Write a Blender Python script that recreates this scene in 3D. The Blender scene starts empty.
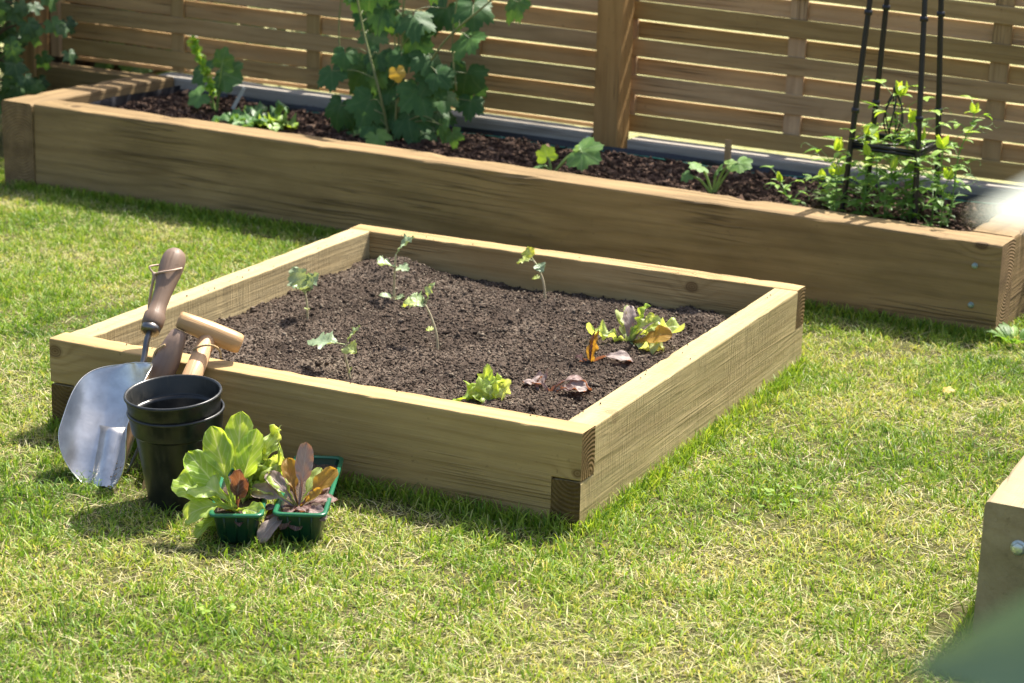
import bpy, math, random
import numpy as np
from mathutils import Vector, noise
random.seed(7); rng=np.random.default_rng(11)
V=lambda *a: np.array(a,float)
def nrm(a): a=np.asarray(a,float); return a/np.linalg.norm(a)
C=bpy.context.scene.collection
sc=bpy.context.scene

# ------------------------------------------------------------------ camera
cam_pos=V(2.188,-2.700,1.1383)
yaw,pitch,roll=0.45167,0.27802,0.02637
F_=V(-math.sin(yaw)*math.cos(pitch),math.cos(yaw)*math.cos(pitch),-math.sin(pitch))
R_=V(math.cos(yaw),math.sin(yaw),0); U_=np.cross(R_,F_)
c_,s_=math.cos(roll),math.sin(roll)
R2=c_*R_+s_*U_; U2=-s_*R_+c_*U_
cd=bpy.data.cameras.new('camera'); cam=bpy.data.objects.new('camera',cd); C.objects.link(cam)
from mathutils import Matrix
cam.matrix_world=Matrix(((R2[0],U2[0],-F_[0],cam_pos[0]),(R2[1],U2[1],-F_[1],cam_pos[1]),(R2[2],U2[2],-F_[2],cam_pos[2]),(0,0,0,1)))
cd.lens=72.56; cd.sensor_width=36; cd.clip_start=0.05; cd.clip_end=500
cd.dof.use_dof=True; cd.dof.focus_distance=3.25; cd.dof.aperture_fstop=8.0
sc.camera=cam

# ------------------------------------------------------------------ world + sun
sund=nrm((0.15,0.66,1.04))
w=bpy.data.worlds.new('World'); sc.world=w; w.use_nodes=True
nt=w.node_tree; nt.nodes.clear()
sky=nt.nodes.new('ShaderNodeTexSky'); sky.sky_type='NISHITA'; sky.sun_disc=False
sky.sun_elevation=math.asin(sund[2]); sky.sun_rotation=math.atan2(sund[0],sund[1])
sky.air_density=1.0; sky.dust_density=4.0; sky.ozone_density=1.0
bg=nt.nodes.new('ShaderNodeBackground'); bg.inputs[1].default_value=0.115
wo=nt.nodes.new('ShaderNodeOutputWorld')
nt.links.new(sky.outputs[0],bg.inputs[0]); nt.links.new(bg.outputs[0],wo.inputs[0])
sl=bpy.data.lights.new('sun','SUN'); sl.energy=4.8; sl.angle=math.radians(0.55); sl.color=(1.0,0.945,0.85)
so=bpy.data.objects.new('sun',sl); C.objects.link(so)
so.rotation_euler=Vector(sund).to_track_quat('Z','Y').to_euler(); so.location=(1,6,8)
vs=sc.view_settings; vs.view_transform='Standard'; vs.look='None'; vs.gamma=1; vs.exposure=1.13; vs.use_curve_mapping=False

# ------------------------------------------------------------------ long bed frame (slightly turned and sloping with the lawn)
_n=math.hypot(1,-.0468)
E1=V(1/_n,-.0468/_n,0); E2=V(.0468/_n,1/_n,0); O_=V(0,1.501,0)
def Bx(P):
    P=np.atleast_2d(np.asarray(P,float)); s,t,h=P[:,0],P[:,1],P[:,2]
    out=O_+s[:,None]*E1+t[:,None]*E2
    out[:,2]=h*(1.045-.056*s)
    return out
def B(s,t,h): return Bx([(s,t,h)])[0]

# ------------------------------------------------------------------ mesh collector
class MB:
    def __init__(s,xf=None): s.v=[];s.f=[];s.m=[];s.a=[];s.xf=xf;s.n=0
    def add(s,verts,faces,attr=None,mat=0):
        verts=np.asarray(verts,float).reshape(-1,3)
        s.v.append(verts); o=s.n; s.n+=len(verts)
        s.f+= [tuple(i+o for i in f) for f in faces]
        s.m+= ([mat]*len(faces) if isinstance(mat,int) else list(mat))
        if attr is None: attr=np.zeros((len(verts),3))
        s.a.append(np.asarray(attr,float).reshape(-1,3))
    def build(s,name,mats,parent=None,org=(0,0,0),smooth=None):
        if smooth is None: smooth=not getattr(s,'flat',False)
        v=np.concatenate(s.v); a=np.concatenate(s.a)
        if s.xf is not None: v=s.xf(v)
        v=v-np.asarray(org,float)
        me=bpy.data.meshes.new(name); me.from_pydata(v.tolist(),[],s.f)
        me.polygons.foreach_set('material_index',np.array(s.m,dtype=np.int32))
        if smooth: me.polygons.foreach_set('use_smooth',np.ones(len(s.f),dtype=bool))
        at=me.attributes.new('luv','FLOAT_VECTOR','POINT'); at.data.foreach_set('vector',a.astype(np.float32).ravel())
        me.update()
        o=bpy.data.objects.new(name,me); C.objects.link(o)
        for m in (mats if isinstance(mats,(list,tuple)) else [mats]): me.materials.append(m)
        if parent is not None: o.parent=parent
        else: o.location=tuple(org)
        return o
def raw_mesh(name,v,faces,attr,mat,org=(0,0,0),smooth=False,parent=None):
    """faces: list of (array Nx3 or Nx4)"""
    me=bpy.data.meshes.new(name); v=v-np.asarray(org,float)
    me.vertices.add(len(v)); me.vertices.foreach_set('co',v.astype(np.float32).ravel())
    loops=np.concatenate([f.ravel() for f in faces]); cnt=np.concatenate([np.full(len(f),f.shape[1]) for f in faces])
    me.loops.add(len(loops)); me.loops.foreach_set('vertex_index',loops.astype(np.int32))
    st=np.concatenate([[0],np.cumsum(cnt)[:-1]])
    me.polygons.add(len(cnt)); me.polygons.foreach_set('loop_start',st.astype(np.int32)); me.polygons.foreach_set('loop_total',cnt.astype(np.int32))
    if smooth: me.polygons.foreach_set('use_smooth',np.ones(len(cnt),dtype=bool))
    at=me.attributes.new('luv','FLOAT_VECTOR','POINT'); at.data.foreach_set('vector',attr.astype(np.float32).ravel())
    me.update(calc_edges=True); me.validate()
    o=bpy.data.objects.new(name,me); C.objects.link(o); me.materials.append(mat)
    if parent is not None: o.parent=parent
    else: o.location=tuple(org)
    return o
def tag(o,label=None,cat=None,group=None,kind=None):
    if label:o['label']=label
    if cat:o['category']=cat
    if group:o['group']=group
    if kind:o['kind']=kind
    return o
def thing(name,loc,label,cat,group=None):
    o=bpy.data.objects.new(name,None); C.objects.link(o); o.location=tuple(loc); o.empty_display_size=.05
    return tag(o,label,cat,group)

# ------------------------------------------------------------------ numpy noise
def _h(ix,iy,s): 
    n=(ix*374761393+iy*668265263+s*1442695041)&0xffffffff
    n=((n^(n>>13))*1274126177)&0xffffffff
    return ((n^(n>>16))&0xffff)/65535.0
def vn(x,y,s=0):
    ix=np.floor(x).astype(np.int64); iy=np.floor(y).astype(np.int64); fx=x-ix; fy=y-iy
    fx=fx*fx*(3-2*fx); fy=fy*fy*(3-2*fy)
    a=_h(ix,iy,s);b=_h(ix+1,iy,s);c=_h(ix,iy+1,s);d=_h(ix+1,iy+1,s)
    return (a*(1-fx)+b*fx)*(1-fy)+(c*(1-fx)+d*fx)*fy
def fbm(x,y,o=4,s=0,g=.5):
    t=0;a=1;n=0
    for i in range(o):
        c,q=math.cos(.7+1.1*i),math.sin(.7+1.1*i); k=1.93**i
        t=t+a*vn((x*c-y*q)*k+17.3*i,(x*q+y*c)*k-9.1*i,s+i); n+=a; a*=g
    return t/n

# ------------------------------------------------------------------ node helpers
def newmat(name):
    m=bpy.data.materials.new(name); m.use_nodes=True; m.node_tree.nodes.clear(); return m,m.node_tree
class N:
    def __init__(s,nt): s.nt=nt
    def n(s,t,**k):
        x=s.nt.nodes.new(t)
        for a,b in k.items(): setattr(x,a,b)
        return x
    def l(s,a,b): s.nt.links.new(a,b)
    def val(s,sock,v):
        if hasattr(v,'is_output'): s.l(v,sock)
        else: sock.default_value=v
    def math(s,op,a,b=0,c=None,clamp=False):
        x=s.n('ShaderNodeMath',operation=op); x.use_clamp=clamp
        s.val(x.inputs[0],a); s.val(x.inputs[1],b)
        if c is not None: s.val(x.inputs[2],c)
        return x.outputs[0]
    def vmul(s,v,k):
        x=s.n('ShaderNodeVectorMath',operation='MULTIPLY'); s.val(x.inputs[0],v); x.inputs[1].default_value=k; return x.outputs[0]
    def noise(s,v,scale,detail=3,rough=.5,dist=0):
        x=s.n('ShaderNodeTexNoise'); s.val(x.inputs['Vector'],v); x.inputs['Scale'].default_value=scale
        x.inputs['Detail'].default_value=detail; x.inputs['Roughness'].default_value=rough; x.inputs['Distortion'].default_value=dist
        return x.outputs['Fac']
    def ramp(s,f,stops):
        x=s.n('ShaderNodeValToRGB'); s.val(x.inputs[0],f); e=x.color_ramp.elements
        while len(e)<len(stops): e.new(.5)
        for i,(p,c) in enumerate(stops): e[i].position=p; e[i].color=(*c,1) if len(c)==3 else c
        return x.outputs[0]
    def rampv(s,f,stops):
        return s.ramp(f,[(p,(c,c,c)) for p,c in stops])
    def mix(s,f,a,b,mode='MIX'):
        x=s.n('ShaderNodeMix',data_type='RGBA',blend_type=mode)
        s.val(x.inputs[0],f); 
        for i,v in ((6,a),(7,b)):
            if hasattr(v,'is_output'): s.l(v,x.inputs[i])
            else: x.inputs[i].default_value=(*v,1)
        return x.outputs[2]
    def attr(s,name='luv'):
        x=s.n('ShaderNodeAttribute'); x.attribute_name=name; return x.outputs['Vector']
    def sep(s,v):
        x=s.n('ShaderNodeSeparateXYZ'); s.l(v,x.inputs[0]); return x.outputs
    def comb(s,a,b,c):
        x=s.n('ShaderNodeCombineXYZ'); s.val(x.inputs[0],a); s.val(x.inputs[1],b); s.val(x.inputs[2],c); return x.outputs[0]
    def bump(s,h,st,dist=.01):
        x=s.n('ShaderNodeBump'); x.inputs['Strength'].default_value=st; x.inputs['Distance'].default_value=dist; s.l(h,x.inputs['Height']); return x.outputs[0]
    def principled(s,col,rough=.6,normal=None,spec=.5,metal=0,trans=None,tcol=None):
        p=s.n('ShaderNodeBsdfPrincipled')
        if hasattr(col,'is_output'): s.l(col,p.inputs['Base Color'])
        else: p.inputs['Base Color'].default_value=(*col,1)
        s.val(p.inputs['Roughness'],rough); p.inputs['Specular IOR Level'].default_value=spec; s.val(p.inputs['Metallic'],metal)
        if normal is not None: s.l(normal,p.inputs['Normal'])
        out=s.n('ShaderNodeOutputMaterial'); sh=p.outputs[0]
        if trans:
            t=s.n('ShaderNodeBsdfTranslucent')
            if hasattr(tcol,'is_output'): s.l(tcol,t.inputs[0])
            else: t.inputs[0].default_value=(*tcol,1)
            mx=s.n('ShaderNodeMixShader'); mx.inputs[0].default_value=trans
            s.l(p.outputs[0],mx.inputs[1]); s.l(t.outputs[0],mx.inputs[2]); sh=mx.outputs[0]
        s.l(sh,out.inputs[0]); return p

def wood(name,light,dark,ring=.5,knots=.5,saw=0.0,rough=.75,green=0.0,stain=.35,kscale=3.4,ringf=210,tvar=.16,crack=.9,kthr=.45):
    m,t=newmat(name); k=N(t); co=k.attr()
    x,y,z=k.sep(co)
    vor=k.n('ShaderNodeTexVoronoi'); vor.voronoi_dimensions='2D'; vor.feature='F1'
    wob=k.noise(k.vmul(co,(40,40,40)),1.0,2)
    k.l(k.comb(k.math('MULTIPLY_ADD',wob,.006,k.math('MULTIPLY',x,.8)),k.math('ADD',y,z),0),vor.inputs['Vector']); vor.inputs['Scale'].default_value=kscale
    d=k.math('DIVIDE',vor.outputs['Distance'],kscale)                      # metres
    rnd=k.sep(vor.outputs['Color'])[0]
    kr_=k.math('MULTIPLY_ADD',rnd,.013,.002)
    has=k.math('GREATER_THAN',k.sep(vor.outputs['Color'])[1],kthr)
    kn=k.math('MULTIPLY',k.math('MULTIPLY',k.math('SUBTRACT',1.0,k.math('DIVIDE',d,kr_),clamp=True),3.0,clamp=True),has)           # knot core
    halo=k.math('POWER',k.math('SUBTRACT',1.0,k.math('DIVIDE',d,k.math('MULTIPLY',kr_,4.0)),clamp=True),1.6); halo=k.math('MULTIPLY',halo,has)
    warp=k.noise(k.vmul(co,(.9,4,4)),1.0,3,.5)
    ph=k.math('ADD',k.math('MULTIPLY',z,ringf),k.math('MULTIPLY',y,ringf*.8))
    ph=k.math('ADD',ph,k.math('MULTIPLY',warp,34.0)); ph=k.math('ADD',ph,k.math('MULTIPLY',halo,14.0*knots))
    sn=k.math('SINE',ph)
    rg=k.math('MULTIPLY',k.math('POWER',k.math('MULTIPLY_ADD',sn,.5,.5),3.0),k.rampv(k.noise(k.vmul(co,(3,20,20)),1.0,3),[(.3,.35),(.6,1.2)]))
    fib=k.noise(k.vmul(co,(5,190,190)),1.0,4,.6)
    med=k.noise(k.vmul(co,(2.2,32,32)),1.0,4,.6)
    big=k.noise(k.vmul(co,(2.5,9,9)),1.0,4,.6)
    f=k.math('MULTIPLY',rg,ring*.55)
    f=k.math('ADD',f,k.math('MULTIPLY',k.rampv(fib,[(.35,0),(.7,1)]),.22))
    f=k.math('ADD',f,k.math('MULTIPLY',k.rampv(med,[(.35,0),(.72,1)]),.32),clamp=True)
    col=k.mix(f,light,dark)
    crk=k.noise(k.vmul(co,(1.3,70,70)),1.0,2,.5,.3); crm=k.noise(k.vmul(co,(2.1,5,5)),1.0,2)
    ck=k.math('MULTIPLY',k.math('MULTIPLY',k.math('SUBTRACT',1.0,k.math('MULTIPLY',k.math('ABSOLUTE',k.math('SUBTRACT',crk,.5)),26),clamp=True),k.rampv(crm,[(.50,0),(.60,1)])),crack)
    spl=k.math('MULTIPLY',k.rampv(k.noise(co,75,3,.6),[(.62,0),(.70,1)]),k.rampv(k.noise(co,9,3),[(.45,0),(.6,1)]))
    col=k.mix(k.math('MULTIPLY',ck,.85),col,tuple(c*.28 for c in dark)); col=k.mix(k.math('MULTIPLY',spl,.45*crack),col,(.07,.045,.028))
    blo=k.rampv(k.noise(k.vmul(co,(4,12,12)),1.0,5,.7),[(.35,0),(.62,1)]); col=k.mix(k.math('MULTIPLY',blo,.28),col,(dark[0]*.95,dark[1]*.9,dark[2]*.75))
    # weather stains and slight green cast of treated timber
    st=k.rampv(big,[(.42,0),(.72,1)])
    col=k.mix(k.math('MULTIPLY',st,stain),col,tuple(c*.5 for c in dark))
    if green>0:
        g=k.rampv(k.noise(k.vmul(co,(1.3,6,6)),1.3,3),[(.35,0),(.65,1)])
        col=k.mix(k.math('MULTIPLY',g,green),col,(light[0]*.62,light[1]*.72,light[2]*.55))
    kd=k.math('MULTIPLY',kn,knots,clamp=True)
    kr=k.math('MULTIPLY_ADD',k.math('SINE',k.math('MULTIPLY',d,1600)),.2,.8)
    col=k.mix(k.math('MULTIPLY',kd,kr),col,(dark[0]*.38,dark[1]*.3,dark[2]*.25))
    sid=k.math('ADD',k.math('FLOOR',k.math('DIVIDE',k.math('ADD',y,.5),3.0)),k.math('MULTIPLY',k.math('FLOOR',k.math('DIVIDE',k.math('ADD',z,.5),3.0)),7.3))
    wn=k.n('ShaderNodeTexWhiteNoise',noise_dimensions='1D'); k.l(sid,wn.inputs['W'])
    tone=k.math('MULTIPLY_ADD',wn.outputs['Value'],tvar,1.0-tvar*.5)
    tx=k.comb(tone,tone,k.math('MULTIPLY',tone,tone)); mm=k.n('ShaderNodeVectorMath',operation='MULTIPLY'); k.l(col,mm.inputs[0]); k.l(tx,mm.inputs[1]); col=mm.outputs[0]
    h=k.math('ADD',k.math('MULTIPLY',fib,.5),k.math('MULTIPLY',med,.6))
    h=k.math('SUBTRACT',h,k.math('MULTIPLY',rg,.25*ring)); h=k.math('SUBTRACT',h,k.math('MULTIPLY',ck,.7))
    if saw>0:
        sw=k.noise(k.vmul(co,(260,14,14)),1.0,3,.6); sw2=k.noise(k.vmul(co,(11,30,18)),1.0,4,.65)
        sw=k.math('MULTIPLY',k.rampv(sw,[(.4,0),(.66,1)]),k.rampv(sw2,[(.38,0),(.62,1)]))
        col=k.mix(k.math('MULTIPLY',sw,saw*.5),col,tuple(c*.55 for c in dark))
        h=k.math('SUBTRACT',h,k.math('MULTIPLY',sw,saw*.8))
    k.principled(col,rough,k.bump(h,.55,.004),spec=.3)
    return m
def endgrain(name,light,dark):
    m,t=newmat(name); k=N(t); co=k.attr(); x,y,z=k.sep(co)
    v=k.comb(0,k.math('ADD',k.math('MULTIPLY',y,1.0),.0),z)
    # rings round a pith below the piece
    yy=k.math('MODULO',y,3.0); zz=k.math('MODULO',z,3.0)
    r=k.math('SQRT',k.math('ADD',k.math('POWER',k.math('SUBTRACT',yy,1.01),2.0),k.math('POWER',k.math('SUBTRACT',zz,1.02),2.0)))
    r=k.math('ADD',r,k.math('MULTIPLY',k.noise(k.vmul(co,(1,8,8)),2,3),.012))
    rg=k.math('MULTIPLY_ADD',k.math('SINE',k.math('MULTIPLY',r,900)),.5,.5)
    n=k.noise(co,240,4,.6); b=k.noise(co,28,3)
    f=k.math('ADD',k.math('MULTIPLY',rg,.45),k.math('MULTIPLY',k.rampv(n,[(.35,0),(.7,1)]),.4),clamp=True)
    col=k.mix(f,light,dark); col=k.mix(k.math('MULTIPLY',k.rampv(b,[(.4,0),(.7,1)]),.5),col,tuple(c*.5 for c in dark))
    k.principled(col,.85,k.bump(k.math('ADD',n,rg),.5,.003),spec=.2); return m

def leafmat(name,a,b,vein=(.5,.6,.3),vs=.35,trans=.4,tmul=1.6,rough=.45,kind='strip',tcol=None,spots=0,third=None,spec=.5):
    """a..b mixed by the leaf's own tint (third component)"""
    m,t=newmat(name); k=N(t); co=k.attr(); u,v,ti=k.sep(co)
    geo=k.n('ShaderNodeTexCoord').outputs['Object']
    n=k.noise(geo,60,3); n2=k.noise(geo,300,2)
    f=k.math('ADD',ti,k.math('MULTIPLY_ADD',n,.5,-.25),clamp=True)
    stops=[(0,a),(1,b)] if third is None else [(0,a),(.5,b),(1,third)]
    col=k.ramp(f,stops)
    av=k.math('ABSOLUTE',v)
    if kind=='strip':
        mid=k.math('SUBTRACT',1.0,k.math('DIVIDE',av,.09),clamp=True)
        side=k.math('SINE',k.math('MULTIPLY',k.math('SUBTRACT',u,k.math('MULTIPLY',av,.28)),55))
        side=k.math('POWER',k.math('MULTIPLY_ADD',side,.5,.5),8)
    else:
        d=k.math('ABSOLUTE',k.math('SUBTRACT',k.math('FRACT',k.math('ADD',k.math('MULTIPLY',v,3.0),.5)),.5))
        mid=k.math('SUBTRACT',1.0,k.math('DIVIDE',k.math('MULTIPLY',d,u),.055),clamp=True)
        side=k.math('SINE',k.math('MULTIPLY',k.math('SUBTRACT',u,k.math('MULTIPLY',d,1.2)),40))
        side=k.math('POWER',k.math('MULTIPLY_ADD',side,.5,.5),8)
    vv=k.math('MAXIMUM',mid,k.math('MULTIPLY',side,.4))
    col=k.mix(k.math('MULTIPLY',vv,vs),col,vein)
    tc=k.vmul(col,(tmul*1.15,tmul,tmul*.45)) if tcol is None else tcol
    h=k.math('ADD',k.math('MULTIPLY',vv,-.6),k.math('MULTIPLY',n2,.35))
    k.principled(col,rough,k.bump(h,.35,.002),spec=spec,trans=trans,tcol=tc)
    return m
def plain(name,col,rough=.5,spec=.5,metal=0,var=.15,scale=40,bump=.1,trans=None,tcol=None,stretch=None):
    m,t=newmat(name); k=N(t); co=k.n('ShaderNodeTexCoord').outputs['Object']
    if stretch: co=k.vmul(co,stretch)
    n=k.noise(co,scale,4,.6); f=k.rampv(n,[(.3,0),(.7,1)])
    c=k.mix(f,tuple(x*(1+var) for x in col),tuple(x*(1-var) for x in col))
    k.principled(c,rough,k.bump(n,bump,.002),spec=spec,metal=metal,trans=trans,tcol=tcol); return m

M={}
M['pine']=wood('new_pine',(.58,.41,.195),(.27,.165,.06),ring=.55,knots=.8,green=.12,stain=.35)
M['pine_rough']=wood('rough_sawn_pine',(.60,.475,.265),(.31,.22,.10),ring=.35,knots=.5,saw=.45,green=.2,stain=.4,crack=.35)
M['end']=endgrain('pine_end_grain',(.17,.11,.04),(.085,.05,.016))
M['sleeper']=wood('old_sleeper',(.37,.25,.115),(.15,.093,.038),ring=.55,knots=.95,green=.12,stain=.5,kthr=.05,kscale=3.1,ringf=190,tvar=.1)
M['sleeper_end']=endgrain('sleeper_end_grain',(.30,.20,.10),(.15,.09,.045))
M['slat']=wood('fence_slat_wood',(.54,.37,.18),(.27,.165,.068),ring=.5,knots=.9,green=.1,stain=.3,kscale=3.0,ringf=230,tvar=.45)
M['post']=wood('fence_post_wood',(.50,.30,.12),(.30,.165,.06),ring=.6,knots=.6,stain=.2,ringf=160)
M['grey']=wood('weathered_grey_wood',(.50,.45,.37),(.27,.24,.19),ring=.4,knots=.5,stain=.4)

# ------------------------------------------------------------------ timber builder
_seed=[0]
def timber(mb,A,ex,ey,ez,L,W,H,st=None,r=.003,nseg=24,warp=.0015,ends=True,chip=.0015,cap=1):
    """beam starting at corner A along ex; stations st=[(x,zlo,zhi)] let the ends be notched"""
    _seed[0]+=1; sd=_seed[0]
    off=V((sd*7.31)%37,3*((sd*5)%11),3*((sd*7)%13))
    if st is None: st=[(0,0,H),(L,0,H)]
    stations=[]
    for (a,b) in zip(st[:-1],st[1:]):
        n=max(1,int(round(nseg*(b[0]-a[0])/L)))
        if b[0]-a[0]<1e-6: stations.append(a); continue
        for i in range(n): 
            q=i/n; stations.append(tuple(a[j]+(b[j]-a[j])*q for j in range(3)))
    stations.append(st[-1])
    vs=[];at=[];n_=0
    def prof(zlo,zhi):
        pts=[]
        k3=[(0,1),(.293,.293),(1,0)]
        for (cy,cz,sy,sz) in ((0,zlo,1,1),(W,zlo,-1,1),(W,zhi,-1,-1),(0,zhi,1,-1)):
            kk=[(cy+sy*r*a,cz+sz*r*b) for a,b in k3]
            if (sy,sz) in ((-1,1),(1,-1)): kk=kk[::-1]
            pts+=kk
        return pts
    # order: go round bottom y0->W, up, back
    def ringpts(zlo,zhi):
        P=prof(zlo,zhi); out=[]
        for i,p in enumerate(P):
            out.append(p)
            if i%3==2:
                q=P[(i+1)%12]; out.append(((p[0]+q[0])/2,(p[1]+q[1])/2))
        return out
    for si,(x,zlo,zhi) in enumerate(stations):
        for (y,z) in ringpts(zlo,zhi):
            p=V(x,y,z); nx=noise.noise_vector(Vector((x*2.1+off[0],y*5+off[1],z*5+off[2])))
            n2=noise.noise(Vector((x*45+off[0],y*60,z*60+off[2])))
            ey_=(y-W/2)/(W/2); ez_=(z-(zlo+zhi)/2)/max((zhi-zlo)/2,1e-6)
            edge=1 if (abs(ey_)>.8 and abs(ez_)>.85) else 0
            q=p+V(0,nx[1],nx[2])*warp
            if edge: q=q-V(0,ey_,ez_)*max(0,n2-.15)*chip*2.2
            vs.append(q); at.append(p+off+V(0,0,0))
    k=16; F=[]
    for i in range(len(stations)-1):
        for j in range(k):
            a=i*k+j;b=i*k+(j+1)%k; F.append((a,b,b+k,a+k))
    mt=[0]*len(F)
    vs=np.array(vs);at=np.array(at); nv=len(vs)
    if ends:
        e0=vs[:k].copy();e1=vs[nv-k:].copy()
        vs=np.concatenate([vs,e0,[e0.mean(0)],e1,[e1.mean(0)]])
        def ea(P): return np.stack([np.full(len(P),off[0]),P[:,1]-W*.5+1.0+3*(sd%5),P[:,2]-H*.4+1.0+3*(sd%3)],1)
        at=np.concatenate([at,ea(e0),ea(e0.mean(0)[None]),ea(e1),ea(e1.mean(0)[None])])
        for j in range(k):
            F.append((nv+j,nv+k,nv+(j+1)%k)); F.append((nv+k+1+j,nv+k+1+(j+1)%k,nv+2*k+1))
        mt+=[cap]*(2*k)
    ex,ey,ez=[np.asarray(q,float) for q in (ex,ey,ez)]
    W3=np.asarray(A,float)+vs[:,:1]*ex+vs[:,1:2]*ey+vs[:,2:3]*ez
    if np.dot(np.cross(ex,ey),ez)>0: F=[f[::-1] for f in F]
    mb.add(W3,F,at,mt); mb.flat=True
def tube(mb,pts,r0,r1=None,n=7,caps=True,mat=0,tint=.5):
    pts=[np.asarray(p,float) for p in pts]; r1=r0 if r1 is None else r1; m=len(pts)
    up=V(0,0,1); vs=[];at=[]
    T=[nrm(pts[min(i+1,m-1)]-pts[max(i-1,0)]) for i in range(m)]
    s=np.cross(T[0],V(0.3,0.2,1)); 
    if np.linalg.norm(s)<1e-3: s=np.cross(T[0],V(1,0,0))
    s=nrm(s)
    for i in range(m):
        s=nrm(s-T[i]*np.dot(s,T[i])); q=np.cross(T[i],s)
        rr=r0+(r1-r0)*i/(m-1) if not hasattr(r0,'__len__') else r0[i]
        for j in range(n):
            a=2*math.pi*j/n; vs.append(pts[i]+rr*(math.cos(a)*s+math.sin(a)*q)); at.append((i/(m-1),math.sin(a)*.8,tint))
    F=[]
    for i in range(m-1):
        for j in range(n):
            a=i*n+j;b=i*n+(j+1)%n;F.append((a,b,b+n,a+n))
    if caps: F.append(tuple(range(n))[::-1]); F.append(tuple(range((m-1)*n,m*n)))
    mb.add(vs,F,at,mat)
def bez(pts,n=12):
    """Catmull-Rom through pts"""
    P=[np.asarray(p,float) for p in pts]; P=[2*P[0]-P[1]]+P+[2*P[-1]-P[-2]]; out=[]
    for i in range(1,len(P)-2):
        for k in range(n):
            t=k/n; a,b,c,d=P[i-1:i+3]
            out.append(.5*((2*b)+(-a+c)*t+(2*a-5*b+4*c-d)*t*t+(-a+3*b-3*c+d)*t**3))
    out.append(P[-2]); return out

# ------------------------------------------------------------------ leaves
def prof_ovate(u): return max(.02,math.sin(math.pi*min(1,u)**.75)**.9)
def prof_spat(u): return max(.13+.10*u, math.sqrt(max(0,1-((u-.72)/.285)**2))**.9 if u>.44 else 0)*(1 if u<.99 else .35)   # narrow stalk, round end
def prof_round(u): return math.sqrt(max(0,1-(2*u-1)**2))*1.0+.02
def prof_lance(u): return max(.02,math.sin(math.pi*u**.85))
def prof_lett(u): return (.22+.78*min(1,u/.62)**1.3)*(math.sqrt(max(0,1-((u-.62)/.38)**2)) if u>.62 else 1)+.01
def leaf(mb,base,d,n,L,W,prof=prof_ovate,bend=.8,fold=.15,ruf=0,tint=.5,nu=8,nv=4,tear=0,seed=None,twist=0):
    base=np.asarray(base,float); d=nrm(d); n=np.asarray(n,float); n=nrm(n-d*np.dot(n,d)); s=np.cross(d,n)
    sd=seed if seed is not None else random.random()*100
    vs=[];at=[];c=base.copy(); 
    for i in range(nu+1):
        u=i/nu; ph=bend*u; di=d*math.cos(ph)-n*math.sin(ph); ni=n*math.cos(ph)+d*math.sin(ph)
        tw=twist*u; si=s*math.cos(tw)+ni*math.sin(tw); nn_=ni*math.cos(tw)-s*math.sin(tw)
        if i: c=c+di*L/nu
        w=W*.5*prof(u)
        for j in range(nv+1):
            v=-1+2*j/nv
            e=noise.noise(Vector((u*5+sd,v*1.3,sd*1.7)))
            ww=w*(1+tear*abs(v)*noise.noise(Vector((u*11+sd,v*4,sd))))
            z=fold*abs(v)**1.3*w*2+ruf*W*(abs(v)*1.2+.15)*noise.noise(Vector((u*7+sd,v*2.1,sd*.3)))
            vs.append(c+si*ww*v+nn_*z+di*ruf*W*.4*abs(v)*e); at.append((u,v,tint))
    F=[]
    for i in range(nu):
        for j in range(nv):
            a=i*(nv+1)+j; F.append((a,a+1,a+nv+2,a+nv+1))
    mb.add(vs,F,at)
def palm(mb,c,d,n,R,tint=.5,droop=.3,lobes=((0,1),(55,.85),(-55,.85),(112,.62),(-112,.62)),sharp=26,serr=.07,cup=.0,na=44):
    """palmate leaf; c = petiole joint, d = tip direction, n = upper side"""
    c=np.asarray(c,float); d=nrm(d); n=np.asarray(n,float); n=nrm(n-d*np.dot(n,d)); s=np.cross(d,n); sd=random.random()*50
    vs=[c];at=[(0,0,tint)]; K=(.4,.75,1.0)
    for kq in K:
        for i in range(na+1):
            th=-165+330*i/na
            r=.42
            for a,m in lobes: r=max(r, m*(.46+.54*math.exp(-((th-a)/sharp)**2)))
            if abs(th)>150: r*=.55+.45*(165-abs(th))/15
            if kq==1: r*=1+serr*((i%2)*2-1)
            rr=r*R*kq; t=math.radians(th)
            z=-droop*R*(kq*r)**2*(1+.6*math.cos(t)) + cup*R*abs(math.sin(t))*kq + R*.09*noise.noise(Vector((math.cos(t)*kq*2.2+sd,math.sin(t)*kq*2.2,sd)))
            # crease along lobe veins
            z+=R*.05*kq*abs(math.sin(math.radians(th*1.62)))
            vs.append(c+d*rr*math.cos(t)+s*rr*math.sin(t)+n*z); at.append((kq*r,th/165,tint))
    F=[];w=na+1
    for i in range(na): F.append((0,1+i,2+i))
    for q in range(2):
        for i in range(na): a=1+q*w+i; F.append((a,a+w,a+w+1,a+1))
    mb.add(vs,F,at)
def rdir(): 
    a=random.uniform(0,2*math.pi); return V(math.cos(a),math.sin(a),0)

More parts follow.
